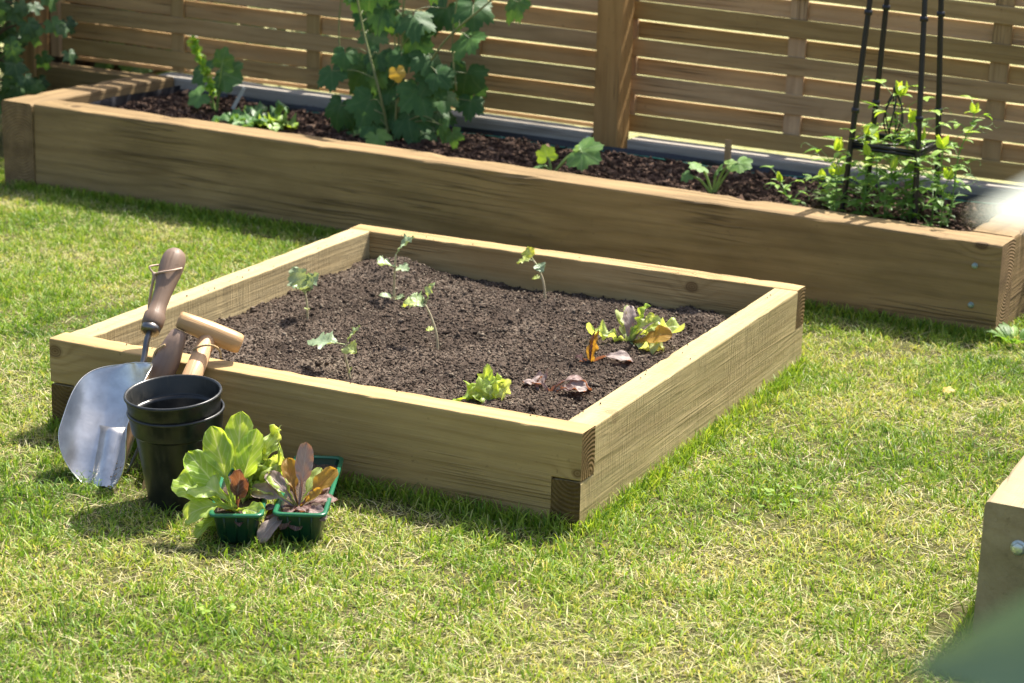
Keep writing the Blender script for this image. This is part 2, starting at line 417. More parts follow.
# ================================================================== GROUND
def ground_h(x,y): return -.006+.010*(fbm(x*1.7+5,y*1.7,3,3)-.5)
xs=np.concatenate([np.linspace(-60,-5,12)[:-1],np.linspace(-5,5,141),np.linspace(5,60,12)[1:]])
ys=np.concatenate([np.linspace(-40,-4,10)[:-1],np.linspace(-4,5,127),np.linspace(5,90,16)[1:]])
X,Y=np.meshgrid(xs,ys); Z=ground_h(X,Y)
gv=np.stack([X,Y,Z],-1).reshape(-1,3); nx,ny=len(xs),len(ys)
ii=(np.arange(ny-1)[:,None]*nx+np.arange(nx-1)[None]).ravel(); gf=np.stack([ii,ii+1,ii+nx+1,ii+nx],1)
m,t=newmat('lawn_ground'); k=N(t); co=k.n('ShaderNodeTexCoord').outputs['Object']
n1=k.noise(co,3,4);n2=k.noise(co,160,4,.7);n3=k.noise(co,30,3)
c1=k.ramp(n2,[(.3,(.05,.055,.018)),(.5,(.11,.12,.035)),(.7,(.24,.22,.10))])
c1=k.mix(k.rampv(n3,[(.45,0),(.7,1)]),c1,(.12,.10,.05))
yy=k.sep(co)[1]
far=k.rampv(k.math('MULTIPLY_ADD',yy,.4,-.92,clamp=True),[(0,0),(.2,1)])     # rough meadow beyond the fence
c1=k.mix(far,c1,k.ramp(k.noise(co,14,5,.7),[(.3,(.28,.30,.10)),(.7,(.62,.58,.30))]))
k.principled(c1,.95,k.bump(n2,.8,.02),spec=.1); M['ground']=m
g=raw_mesh('ground',gv,[gf],np.zeros_like(gv),m,smooth=True); tag(g,'green lawn ground under the beds, reaching past the fence','ground',kind='structure')

# footprints where no grass grows
def inside_rects(x,y):
    a=(x>-.0)&(x<1.0)&(y>0)&(y<1.052)
    s=(x-O_[0])*E1[0]+(y-O_[1])*E1[1]; tt=(x-O_[0])*E2[0]+(y-O_[1])*E2[1]
    b=(s>-1.345)&(s<1.29)&(tt>0)&(tt<.72)
    c=(x>1.632)&(y>-.1)&(x<3.0)&(y<1.1)
    d=((tt>.45)&(tt<.8))|((((x-1.595)/.035)**2+((y+.045)/.075)**2+.9*(vn(x*60,y*60,3)-.5))<1)
    e=(x-.402)**2+(y+.185)**2<.056**2
    # seed trays
    f=np.zeros_like(a)
    for (cx,cy,L) in ((.667,-.268,.26),(.589,-.318,.21)):
        wx,wy,lx,ly=.88,.475,-.475,.88
        dx,dy=x-cx,y-cy; q=dx*wx+dy*wy; p=dx*lx+dy*ly
        f|=(abs(q)<.030)&(p>.012)&(p<L-.02)
    return a|b|c|d|e|f
def grass(n,dlo,dhi,seed,hmul=1.0):
    dhi=5.75; n=int(n*1.4)
    r=np.random.default_rng(seed)
    d=np.sqrt(r.uniform(dlo**2,dhi**2,n)); la=r.uniform(-1,1,n)*(d*.285+.12)
    fx,fy=-math.sin(yaw),math.cos(yaw)
    x=cam_pos[0]+fx*d+math.cos(yaw)*la; y=cam_pos[1]+fy*d+math.sin(yaw)*la
    ok=~inside_rects(x,y); s=(x)*E1[0]+(y-1.501)*E1[1]; tt=x*E2[0]+(y-1.501)*E2[1]
    ok&=(tt<.45)
    x=x[ok];y=y[ok]; return x,y,r
def blades(x,y,r,hmin,hmax,wd,lean,tint,flat=1.0):
    n=len(x); z=ground_h(x,y)-.002
    h=r.uniform(hmin,hmax,n); az=r.uniform(0,2*np.pi,n); le=r.uniform(.1,1,n)*lean
    fa=az+r.normal(0,1.2,n)                           # width direction
    wx,wy=-np.sin(fa),np.cos(fa); lx,ly=np.cos(az),np.sin(az)
    w_=r.uniform(.6,1.25,n)*wd
    P=[]
    for q,ww,ll,zz in ((0,1,0,0),(.45,.9,.22,.5),(.8,.6,.62,.82),(1,0.08,1.0,.93)):
        cx=x+lx*le*h*ll; cy=y+ly*le*h*ll; cz=z+h*zz*np.sqrt(np.maximum(.08,1-(le*.55)**2))*flat
        P.append(np.stack([cx-wx*w_*ww/2,cy-wy*w_*ww/2,cz],-1)); P.append(np.stack([cx+wx*w_*ww/2,cy+wy*w_*ww/2,cz],-1))
    v=np.stack(P,1).reshape(-1,3)
    b=np.arange(n)[:,None]*8
    f=np.concatenate([b+np.array([0,1,3,2]),b+np.array([2,3,5,4]),b+np.array([4,5,7,6])])
    a=np.stack([np.tile(np.repeat([0,.45,.8,1],2),n),np.zeros(n*8),np.repeat(tint,8)],-1)
    return v,f,a
parts=[];
def collect(v,f,a):
    o=sum(len(p[0]) for p in parts); parts.append((v,f+o,a))
x,y,r=grass(330000,1.72,4.75,1)
pt=fbm(x*3.2,y*3.2,4,21); pt2=fbm(x*24,y*24,3,5)
keep=r.uniform(0,1,len(x))<(.15+1.5*pt2); x,y,pt,pt2=x[keep],y[keep],pt[keep],pt2[keep]
tint=np.clip(.35+.85*(pt-.5)-.55*(pt2-.5)+r.normal(0,.20,len(x)),0,.68)
collect(*blades(x,y,r,.005,.009+.024*np.clip(pt2*1.5-.3,0,1),.0023,1.9,tint))
# longer tufts
x,y,r=grass(60000,1.72,4.75,2); pt=fbm(x*6,y*6,3,8); kp=pt>.56; x,y=x[kp],y[kp]
collect(*blades(x,y,r,.014,.030,.0027,1.7,np.clip(r.normal(.22,.12,len(x)),0,.5)))
# dry straw thatch lying flat
x,y,r=grass(95000,1.72,4.75,3); pt=fbm(x*4.1,y*4.1,4,31); kp=r.uniform(0,1,len(x))<np.clip((pt-.30)*3.0,.12,1); x,y=x[kp],y[kp]
collect(*blades(x,y,r,.015,.045,.0018,2.4,np.clip(r.normal(.84,.12,len(x)),.60,1),flat=.35))
# tall grass hugging the timber
def along(p0,p1,off,n,seed):
    r=np.random.default_rng(seed); q=r.uniform(0,1,n); nrmv=np.array([-(p1[1]-p0[1]),p1[0]-p0[0]]); nrmv=nrmv/np.linalg.norm(nrmv)
    o=np.abs(r.normal(0,off,n))+.003
    return p0[0]+(p1[0]-p0[0])*q-nrmv[0]*o*-1*-1, p0[1]+(p1[1]-p0[1])*q-nrmv[1]*o, r
pa=B(-1.345,0,0);pb=B(1.29,0,0)
for p0,p1,n,sd in (((0,0),(1.0,0),2200,4),((1.0,0),(1.0,1.05),1500,5),((pa[0],pa[1]),(pb[0],pb[1]),6500,6),((1.63,1.1),(1.63,-.1),1500,7),((1.63,-.1),(2.2,-.1),900,8)):
    if sd==8: q0,q1=p0,p1
    x,y,r=along(p0,p1,.014,n,sd); collect(*blades(x,y,r,.014,.040 if sd!=6 else .036,.0026,1.1,np.clip(r.normal(.32,.16,len(x)),0,.6)))
# clover and broad weeds: tiny round leaflets
x,y,r=grass(9000,1.72,4.4,9); pt=fbm(x*3.3+9,y*3.3,3,77); kp=pt>.85; x,y=x[kp],y[kp]; n=len(x)
z=ground_h(x,y)+r.uniform(.012,.024,n)
v=[];na=6
a0=r.uniform(0,6.28,n); R0=r.uniform(.0025,.0052,n)
for q in range(3):
    aa=a0+q*2.09; cx=x+np.cos(aa)*R0; cy=y+np.sin(aa)*R0; tz=r.uniform(-.35,.35,n)
    for j in range(na):
        b=2*np.pi*j/na; v.append(np.stack([cx+R0*.95*np.cos(b),cy+R0*.95*np.sin(b),z+tz*R0*np.cos(b)],-1))
v=np.stack(v,1).reshape(-1,3); b=np.arange(n*3)[:,None]*na; f4=np.concatenate([b+np.array([0,1,2,3]),b+np.array([0,3,4,5])])
collect(v,f4,np.stack([np.full(len(v),.6),np.zeros(len(v)),np.repeat(np.clip(r.normal(.24,.1,n),0,.45),18)],-1))
v=np.concatenate([p[0] for p in parts]);f=np.concatenate([p[1] for p in parts]);a=np.concatenate([p[2] for p in parts])
m,t=newmat('grass_blades'); k=N(t); u,_,ti=k.sep(k.attr())
col=k.ramp(ti,[(0,(.08,.17,.02)),(.25,(.19,.32,.03)),(.5,(.36,.45,.065)),(.66,(.54,.50,.22)),(1,(.74,.66,.44))])
tc=k.vmul(col,(1.35,1.3,.6))
k.principled(col,.5,None,spec=.35,trans=.38,tcol=tc); M['grass']=m
g=raw_mesh('grass',v,[f],a,m); tag(g,'short mown grass with dry straw and clover covering the lawn','grass',kind='stuff')

# ================================================================== SMALL RAISED BED
W,D,T,H=1.0,1.052,.049,.156
ox,oy,oz=V(1,0,0),V(0,1,0),V(0,0,1)
LB=(0.5,0.526,0)
rb=thing('raised_bed',LB,'small square raised bed of pale new timber with lapped corners standing on the lawn','raised bed')
HH=H*.5
def board(name,A,ex,ey,L,st,mat,lab=None):
    mb=MB(); timber(mb,A,ex,ey,oz,L,T,H,st=st,nseg=44,r=.0028,warp=.0016)
    o=mb.build(name,[M[mat],M['end']],rb,LB)
    if lab:o['label']=lab
    o.data.shade_smooth() if False else None
    return o
z0=-.02
# front & back: upper half runs through; sides: lower half runs through
stf=[(0,HH,H),(T,HH,H),(T,z0,H),(W-T,z0,H),(W-T,HH,H),(W,HH,H)]
D2=D-.0006
sts=[(0,z0,HH-.0012),(T-.001,z0,HH-.0012),(T-.001,z0,H-.0015),(D2-T+.001,z0,H-.0015),(D2-T+.001,z0,HH-.0012),(D2,z0,HH-.0012)]
board('front_board',V(0,0,0),ox,oy,W,stf,'pine')
board('back_board',V(0,D-T,0),ox,oy,W,stf,'pine')
board('side_board',V(.0006,.0003,0),oy,ox,D2,sts,'pine_rough')
board('side_board',V(W-T-.0006,.0003,0),oy,ox,D2,sts,'pine_rough','rough sawn side board facing the open lawn')

# ------------------------------------------------------------------ soil
def soilmat(name,cols):
    m,t=newmat(name); k=N(t); co=k.n('ShaderNodeTexCoord').outputs['Object']; at=k.sep(k.attr())
    n1=k.noise(co,210,5,.75);n2=k.noise(co,28,4,.6);n3=k.noise(co,620,3,.6)
    f=k.math('ADD',k.math('MULTIPLY',n1,.75),k.math('MULTIPLY',n3,.35)); f=k.math('ADD',f,k.math('MULTIPLY_ADD',at[2],.5,-.25))
    c=k.ramp(f,[(.36,cols[0]),(.55,cols[1]),(.70,cols[2]),(.82,cols[3])])
    c=k.mix(k.rampv(n2,[(.45,0),(.7,.5)]),c,cols[0])
    k.principled(c,.9,k.bump(k.math('ADD',n1,n3),.9,.006),spec=.25); return m
M['soil']=soilmat('compost',[(.048,.032,.022),(.125,.088,.063),(.21,.157,.116),(.40,.33,.245)])
M['soil2']=soilmat('damp_compost',[(.04,.022,.014),(.10,.056,.037),(.17,.10,.068),(.30,.20,.14)])
def soil(name,x0,x1,y0,y1,zf,nx,ny,mat,label,xf=None,crumb=20000,cs=(.0012,.0042),seed=5,rough=.012):
    X,Y=np.meshgrid(np.linspace(x0,x1,nx),np.linspace(y0,y1,ny)); Z=zf(X,Y)+rough*(fbm(X*22,Y*22,5,seed,.62)-.5)+rough*.55*(fbm(X*75,Y*75,3,seed+9,.6)-.5)
    v=np.stack([X,Y,Z],-1).reshape(-1,3); ii=(np.arange(ny-1)[:,None]*nx+np.arange(nx-1)[None]).ravel(); f1=np.stack([ii,ii+1,ii+nx+1,ii+nx],1)
    a=np.zeros_like(v); a[:,2]=fbm(v[:,0]*9,v[:,1]*9,3,seed+3)
    r=np.random.default_rng(seed)
    # crumbs: squashed octahedra
    n=crumb; cx=r.uniform(x0+.004,x1-.004,n); cy=r.uniform(y0+.004,y1-.004,n)
    gi=((cx-x0)/(x1-x0)*(nx-1)).astype(int); gj=((cy-y0)/(y1-y0)*(ny-1)).astype(int); cz=Z[gj,gi]
    sz=cs[0]+(cs[1]-cs[0])*r.uniform(0,1,n)**2.6; big=r.uniform(0,1,n)<.02; sz[big]*=r.uniform(1.5,2.8,big.sum())
    q=r.normal(size=(n,3,3)); e1=q[:,0]/np.linalg.norm(q[:,0],axis=1)[:,None]; e2=np.cross(e1,q[:,1]); e2/=np.linalg.norm(e2,axis=1)[:,None]; e3=np.cross(e1,e2)
    ln=r.uniform(.8,2.4,n)
    oc=np.array([(1,0,0),(-1,0,0),(0,1,0),(0,-1,0),(0,0,1),(0,0,-1)],float)
    jit=r.uniform(.6,1.25,(n,6,1))
    lo=oc[None]*jit*sz[:,None,None]; lo[:,:,0]*=ln[:,None]
    cv=lo[:,:,:1]*e1[:,None]+lo[:,:,1:2]*e2[:,None]+lo[:,:,2:]*e3[:,None]
    cv[:,:,2]*=.75
    cv+=np.stack([cx,cy,cz+sz*.3],-1)[:,None]
    of=np.array([(0,2,4),(2,1,4),(1,3,4),(3,0,4),(2,0,5),(1,2,5),(3,1,5),(0,3,5)])
    f2=(np.arange(n)[:,None,None]*6+of[None]).reshape(-1,3)+len(v)
    ca=np.zeros((n,6,3)); ca[:,:,2]=np.clip(r.normal(.5,.3,n),0,1.25)[:,None]
    v=np.concatenate([v,cv.reshape(-1,3)]); a=np.concatenate([a,ca.reshape(-1,3)])
    if xf: v=xf(v)
    o=raw_mesh(name,v,[f1,f2],a,mat,smooth=False); tag(o,label,'soil',kind='stuff'); return o
def zsmall(x,y):
    ex=np.minimum(np.minimum(x-T,W-T-x),np.minimum(y-T,D-T-y))
    z=.086+.020*(fbm(x*3.1,y*3.1,3,12)-.5)+.010*np.clip(ex/.12,0,1)-.008*np.clip((x-.5)*2,0,1)*np.clip((y-.5)*2,0,1)
    z+=.010*np.clip((fbm(x*11,y*11,3,44)-.52)*5,0,1)
    z+=.016*np.exp(-((x-.75)**2+(y-.17)**2)/.03)
    z+=.022*np.exp(-(((x-.16)/.1)**2+((y-.93)/.08)**2))
    for (px,py) in PL: z-=.010*np.exp(-(((x-px)/.022)**2+((y-py)/.022)**2)); 
    return z
PL=[(.192,.523),(.252,.751),(.488,.496),(.449,.254),(.509,.911),(.75,.46)]
soil('soil',T-.004,W-T+.004,T-.004,D-T+.004,zsmall,420,440,M['soil'],'dark crumbly compost filling the small square raised bed',crumb=75000,cs=(.0008,.0030),seed=5,rough=.016)
mb=MB(); r_=np.random.default_rng(21)
for _ in range(70):
    sd_=int(r_.integers(0,4)); q=r_.uniform(0,1); o_=abs(r_.normal(0,.014)); 
    if sd_==0: x_,y_=.06+.88*q,T-.002-o_
    elif sd_==1: x_,y_=.06+.88*q,D-T+.002+o_
    elif sd_==2: x_,y_=T-.002-o_,.06+.92*q
    else: x_,y_=W-T+.002+o_,.06+.92*q
    if not(.004<x_<W-.004 and .004<y_<D-.004): continue
    z_=r_.uniform(.0006,.0019)*(1.6 if q<.1 else 1); c=V(x_,y_,H+z_*.3); p=[c+r_.normal(0,.35,3)*z_+V(*d)*z_ for d in ((1,0,0),(-1,0,0),(0,1,0),(0,-1,0),(0,0,1),(0,0,-1))]
    mb.add(p,[(0,2,4),(2,1,4),(1,3,4),(3,0,4),(2,0,5),(1,2,5),(3,1,5),(0,3,5)],[(0,0,.5)]*6)
mb.flat=True; o=mb.build('spilled_soil',M['soil'],None,(.5,.5,H)); tag(o,'loose soil crumbs spilled on the top edges of the small bed','soil',kind='stuff')
def zlong(s,t): return .158+.02*(fbm(s*4,t*4,3,2)-.5)+.012*np.exp(-((t-.42)/.1)**2)*fbm(s*3,t*0,2,8)
soil('soil',-1.25,1.2,.08,.585,zlong,520,150,M['soil2'],'dark chunky brown compost filling the long raised bed in front of the fence',xf=Bx,crumb=30000,cs=(.002,.0075),seed=9,rough=.024)

# ================================================================== LONG RAISED BED
LBO=B(0,.3,0)
lb=thing('raised_bed',LBO,'long raised bed of thick brown sleepers with black liner running along the slatted fence','raised bed')
def sl(name,s,t,h,ex,ey,L,Wd,Hh,mat='sleeper',r=.006,nseg=60,parent=lb,org=LBO,warp=.003,chip=.004,label=None):
    mb=MB(Bx); timber(mb,V(s,t,h),ex,ey,oz,L,Wd,Hh,r=r,nseg=nseg,warp=warp,chip=chip)
    o=mb.build(name,[M[mat],M['sleeper_end']],parent,org); 
    if label:o['label']=label
    return o
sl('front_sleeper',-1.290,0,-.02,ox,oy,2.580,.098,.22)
sl('side_sleeper',-1.396,-.004,-.02,oy,ox,.60,.104,.219,nseg=24)
sl('side_sleeper',1.190,.101,-.02,oy,ox,.48,.094,.218,nseg=20)
sl('back_sleeper',-1.36,.600,.03,ox,oy,1.405,.075,.166,mat='grey',r=.004,nseg=40,warp=.002,chip=.002,label='grey weathered back board left of the fence post')
sl('back_sleeper',-1.83,.606,.03,ox,oy,.468,.070,.152,mat='sleeper',r=.004,nseg=12,warp=.002,label='brown back board near the shrub, deep shade put into its dark colour')  # brown plank; its darker wood colour also stands in for deep shade
sl('back_sleeper',.150,.592,.03,ox,oy,1.5,.075,.163,mat='grey',r=.004,nseg=36,warp=.002,chip=.002,label='grey weathered back board right of the fence post')
M['liner']=plain('black_liner',(.018,.018,.022),.38,.5,var=.3,scale=18,bump=.6)
mb=MB(Bx)
def sheet(path,hs,thick,nx):
    """crinkled plastic sheet hanging along path(s)->(s,t), nrm"""
    for side in (0,1):
        vs=[];F=[];k=len(hs)
        for i in range(nx+1):
            p,nn=path(i/nx)
            for j,h in enumerate(hs):
                wv=.008*noise.noise(Vector((p[0]*9+3,p[1]*9,j*.8)))+.003*noise.noise(Vector((p[0]*40,p[1]*40,j*1.7)))
                top=.004*noise.noise(Vector((p[0]*5,p[1]*5,7))) if j==k-1 else 0
                q=p+nn*(wv+.006+side*thick+ (0.006 if j<k-1 else 0)); vs.append((q[0],q[1],h+top))
        for i in range(nx):
            for j in range(k-1):
                a=i*k+j; F.append((a,a+1,a+k+1,a+k))
        mb.add(vs,F)
hs=[.10,.125,.14,.155,.168,.1755]
sheet(lambda q:(V(-1.25+2.44*q,.578,0)-V(0,.004,0),V(0,-1,0)),hs,.0015,160)
sheet(lambda q:(V(-1.262,.11+.46*q,0),V(1,0,0)),[.10,.13,.15,.17,.184],.0015,40)
sheet(lambda q:(V(1.188,.11+.46*q,0),V(-1,0,0)),[.10,.13,.15,.17,.184],.0015,40)
mb.build('liner',M['liner'],lb,LBO)
# green line threaded along the liner, with small white fixings
M['cord']=plain('green_cord',(.03,.20,.13),.4,var=.2)
mb=MB(Bx)
tube(mb,bez([(-1.2+ .17*i,.553+.006*math.sin(i*1.9),.163+.0035*math.sin(i*2.3+1)) for i in range(15)],8),.0016,n=6)
mb.build('cord',M['cord'],lb,LBO)
M['bolt2']=plain('dull_bolt',(.30,.38,.33),.45,metal=.5,var=.2)
M['bolt']=plain('zinc_bolt',(.62,.68,.60),.35,metal=.7,var=.15)
M['stud']=plain('pale_fixing',(.55,.55,.52),.4,var=.1)
for s in (-.62,-.20,.62,.2,.02,1.0):
    mb=MB(Bx); tube(mb,[(s,.566,.160),(s,.556,.160)],.005,n=10); mb.build('fixing',M['stud'],lb,LBO)
def bolt(mb,c,d,r):
    c=np.asarray(c,float); d=nrm(d); tube(mb,[c-d*.003,c+d*.0015],r*1.25,n=18); tube(mb,[c+d*.001,c+d*.006,c+d*.0075],[r,r,r*.8],n=6)
for s,h in ((1.236,.148),(1.235,.062)):
    mb=MB(Bx); bolt(mb,(s,-.001,h),(0,-1,0),.0052); mb.build('bolt',M['bolt2'],lb,LBO)

# ================================================================== FENCE
M['darksteel']=plain('dark_steel',(.20,.19,.18),.35,metal=1,var=.2,bump=.15)
def panel(s0,s1,rows,bats,stile,label,grp):
    org=B((s0+s1)/2,.7,.2); o=thing('slatted_fence',org,label,'fence',grp)
    mb=MB(Bx); 
    for i,(lo,hi) in enumerate(rows):
        front=rows_front(i,s0)
        t0=.672 if front else .690
        if not front: lo-=.003; hi-=.003
        timber(mb,V(s0+(.03 if stile==-1 else 0),t0,lo),ox,oy,oz,(s1-s0),.008,hi-lo,r=.0015,nseg=24,warp=.0022,chip=.001)
    mb.build('slats',[M['slat'],M['end']],o,org)
    for s in bats:
        mb=MB(Bx); timber(mb,V(s-.022,.6803,.197),oz,ox,oy,.65,.045,.0094,r=.0015,nseg=10,warp=.001)
        mb.build('batten',[M['slat'],M['end']],o,org)
    if stile==-1:
        mb=MB(Bx); timber(mb,V(s0-.005,.66,.199),oz,ox,oy,.65,.034,.055,r=.002,nseg=10,warp=.001); mb.build('frame_stile',[M['slat'],M['end']],o,org)
    else:
        mb=MB(Bx); timber(mb,V(s0-.001,.6803,.197),oz,ox,oy,.65,.024,.0094,r=.001,nseg=10,warp=.0005); mb.build('frame_stile',[M['slat'],M['end']],o,org)
    return o
topR=[.1965,.243,.290,.341,.385,.431,.476,.522,.568,.613,.660,.706,.752,.798,.843]
topL=[.1950,.208,.252,.296,.341,.388,.432,.478,.524,.570,.615,.661,.707,.753,.799,.844]
def rows_front(i,s0): return (i%2==0) if s0>0 else (i%2==1)
def mk(tp,g): return [(a+g*.5,b-g*.5) for a,b in zip(tp[:-1],tp[1:])]
rowsR=mk(topR,.0026); rowsL=mk(topL,.0026)
panel(.100,1.75,rowsR,(.555,1.060,1.56),0,'slatted timber fence panel right of the square post, behind the pea plants','fence panels of woven horizontal slats')
panel(-1.80,.056,rowsL,(-.36,-.872,-1.345),-1,'slatted timber fence panel left of the square post, behind the leafy climber','fence panels of woven horizontal slats')
def post(s,t,w,top,label):
    org=B(s,t,.0); mb=MB(Bx); a=0.0
    ex_=V(math.cos(a),math.sin(a),0); ey_=V(-math.sin(a),math.cos(a),0)
    timber(mb,V(s,t,-.02),oz,ey_,ex_,top,w,w,r=.004,nseg=24,warp=.002)
    o=mb.build('fence_post',[M['post'],M['end']],None,org); tag(o,label,'fence post','square posts holding the slatted fence'); return o
post(.058,.575,.072,.92,'square orange-brown fence post between the two slatted panels')
post(-1.885,.60,.070,.92,'dark shaded fence post at the far left end of the slatted fence')

# ================================================================== BED CORNER, right foreground
GO=V(2.2,.5,0)
fb=thing('raised_bed',GO,'third raised bed with a shiny bolt head, cut off by the right edge','raised bed')
M['sleeper_pale']=wood('pale_sleeper',(.44,.35,.215),(.26,.19,.10),ring=.4,knots=.5,saw=.3,green=.2,stain=.4)
def fbs(name,A,ex,ey,L,Wd,cap=1):
    mb=MB(); timber(mb,A,ex,ey,oz,L,Wd,.219,r=.006,nseg=40,warp=.003,chip=.003,cap=cap); return mb.build(name,[M['sleeper_pale'],M['sleeper_end']],fb,GO)
fbs('front_sleeper',V(1.733,-.098,-.021),ox,oy,1.2,.096)
fbs('side_sleeper',V(1.63,-.1,-.02),oy,ox,1.2,.102,0)
fbs('side_sleeper',V(2.832,-.0005,-.021),oy,ox,1.1,.096)
fbs('back_sleeper',V(1.63,1.101,-.02),ox,oy,1.3,.098)
mb=MB(); bolt(mb,(1.681,-.101,.142),(0,-1,0),.0085); mb.build('bolt',M['bolt'],fb,GO)
soil('soil',1.72,2.84,.09,1.11,lambda x,y:.12+0*x,160,160,M['soil2'],'dark compost inside the third raised bed beyond the right edge',crumb=4000,seed=14)

# ================================================================== OBELISK
M['black']=plain('black_metal',(.012,.012,.014),.32,.5,var=.2)
OBO=B(.955,.275,.15)
ob=thing('plant_obelisk',OBO,'tall black metal plant obelisk with four legs standing among the pea plants','obelisk')
apex=(.955,.275,1.55)
def legp(cs,ct,h): 
    q=1-(h-.12)/(1.95-.12)
    if h>.68: q*=1-((h-.68)/.44)**1.7
    return (.955+cs*.086*q,.275+ct*.080*q,h)
for cs in (-1,1):
    for ct in (-1,1):
        mb=MB(Bx); tube(mb,[legp(cs,ct,h) for h in np.linspace(.10,1.10,22)],.0068,.0056,n=10)
        for h in (.405,.62): tube(mb,[legp(cs,ct,h-.005),legp(cs,ct,h+.005)],.0090,n=10)
        mb.build('leg',M['black'],ob,OBO)
def ringband(h):
    mb=MB(Bx); c=[legp(a,b,h) for a,b in ((-1,-1),(1,-1),(1,1),(-1,1))]
    for i in range(4):
        a,b=V(*c[i]),V(*c[(i+1)%4]); tube(mb,[a+V(0,0,.004),b+V(0,0,.004)],.0045,n=8); tube(mb,[a-V(0,0,.004),b-V(0,0,.004)],.0045,n=8)
    mb.build('cross_band',M['black'],ob,OBO)
for h in (.327,): ringband(h)
mb=MB(Bx)
tube(mb,[legp(-1,-1,.327),legp(1,1,.327)],.003,n=6); 
for a in range(6):
    an=a*math.pi/3+.2; pts=[]
    for q in np.linspace(0,1,13): 
        rr=.022*math.sin(math.pi*q)**.8; tw=an+q*1.0; pts.append((.952+rr*math.cos(tw),.262+rr*math.sin(tw),.335+.112*q))
    tube(mb,pts,.0019,n=6)
tube(mb,[(.952,.262,.440),(.952,.262,.455),(.952,.262,.461)],[.005,.0065,.003],n=10)
mb.build('wire_cage',M['black'],ob,OBO)
mb=MB(Bx); tube(mb,[(.955,.275,1.085),(.955,.275,1.10),(.955,.275,1.115),(.955,.275,1.14)],[.010,.016,.012,.003],n=12); mb.build('finial',M['black'],ob,OBO)

# ================================================================== PEA PLANTS
M['pea']=leafmat('pea_leaf',(.08,.19,.03),(.20,.38,.05),third=(.42,.58,.07),vein=(.3,.45,.12),trans=.45,tmul=1.5)
M['peastem']=leafmat('pea_stem',(.10,.22,.05),(.20,.36,.08),trans=.15,vs=0)
def pea(s,t,h0,hh,lean,seed,label,big=1.0,top=1.1):
    big*=1.25
    random.seed(seed); org=B(s,t,h0); o=thing('pea_plant',org,label,'pea plant','pea plants growing up the black obelisk')
    st=MB();lf=MB();n=max(5,int(hh/.020))
    pts=[];p=B(s,t,h0)-V(0,0,.008); d=V(lean[0],lean[1],1.0)
    for i in range(n+1):
        pts.append(p.copy()); dd=nrm(d+V(random.uniform(-.22,.22),random.uniform(-.22,.22),0)); p=p+dd*hh/n; 
    pts=bez(pts,3); tube(st,pts,.0021,.0011,n=6)
    N_=len(pts)
    for i in range(1,n+1):
        c=pts[min(N_-1,i*3)]; f=i/n
        az=i*2.6+random.uniform(-.5,.5)
        ti=min(1,max(0,.25+.6*(f-.45)*top+random.uniform(-.18,.22)))
        for q in (0,1):
            a=az+(.9 if q else -.9); dv=V(math.cos(a),math.sin(a),random.uniform(.1,.7))
            leaf(lf,c,dv,(0,0,1),random.uniform(.018,.028)*big,random.uniform(.012,.016)*big,prof_ovate,random.uniform(.2,1.0),.12,.05,ti,5,2)
        # petiole + leaflets + tendril
        a=az; pl=random.uniform(.022,.04)*big; e=c+V(math.cos(a),math.sin(a),.75)*pl; e2=e+V(math.cos(a),math.sin(a),.15)*pl*.55
        tube(st,bez([c,(c+e)/2+V(0,0,.003),e,e2],3),.0009,.0006,n=5,caps=False)
        for q in (-1,1):
            sd_=V(-math.sin(a),math.cos(a),0)*q
            leaf(lf,e,sd_*.9+V(math.cos(a),math.sin(a),random.uniform(-.1,.7)),(0,0,1),random.uniform(.02,.032)*big,random.uniform(.011,.016)*big,prof_ovate,random.uniform(.1,.9),.12,.04,ti+.05,5,2)
        if random.random()<.6:
            w0=V(math.cos(a),math.sin(a),0); tp=[e2]
            for q in range(1,9): 
                th=q*.8; tp.append(e2+w0*(.006*q**.7)+V(0,0,.006*math.sin(th))+V(-w0[1],w0[0],0)*.006*(1-math.cos(th)))
            tube(st,tp,.0006,.0004,n=4,caps=False)
    # furled growing tip
    for q in range(3):
        a=random.uniform(0,6.28); leaf(lf,pts[-1],V(math.cos(a)*.4,math.sin(a)*.4,1),rdir(),.026*big,.013*big,prof_ovate,.2,.35,.03,.95,5,2)
    st.build('stem',M['peastem'],o,org); lf.build('leaves',M['pea'],o,org); return o
# (s,t,base height,plant height,lean,leaf size)
peas=[(.958,.25,.155,.295,(.05,0),1.15,'tallest pea shoot in front of the wire cage of the obelisk'),
 (.90,.24,.155,.20,(.05,0),1.0,'pea shoot beside the front left obelisk leg'),
 (.862,.20,.155,.165,(-.05,0),1.0,'pea shoot with curling tendrils outside the front left obelisk leg'),
 (1.06,.22,.155,.20,(.12,0),1.05,'pea shoot just right of the front right obelisk leg'),
 (1.02,.20,.155,.21,(.05,0),1.05,'pea shoot in front of the front right obelisk leg'),
 (1.085,.26,.155,.275,(.13,.05),.8,'thin pea shoot reaching out right towards the fence with open tendrils'),
 (.93,.16,.155,.17,(0,0),1.0,'pea shoot close behind the front sleeper under the wire cage'),
 (.98,.15,.155,.15,(.05,0),.95,'pea shoot close behind the front sleeper between the two front obelisk legs'),
 (1.10,.17,.155,.14,(.15,0),.9,'low pea shoot at the right end of the pea row'),
 (.84,.25,.155,.10,(-.2,0),.95,'short pea shoot leaning left from the obelisk'),
 (.99,.30,.155,.20,(0,0),1.0,'pea shoot in the middle of the obelisk'),
 (.91,.33,.155,.17,(-.1,0),1.0,'pea shoot at the back left leg of the obelisk'),
 (.875,.15,.155,.12,(-.05,0),.9,'low pea shoot at the left end of the pea row'),
 (1.0,.24,.155,.24,(-.02,0),1.1,'pea shoot with pale upper leaves in the centre of the obelisk')]
for i,(s,t_,h0,hh,ln,bg_,lab) in enumerate(peas): pea(s,t_,h0,hh,ln,100+i,lab,bg_)
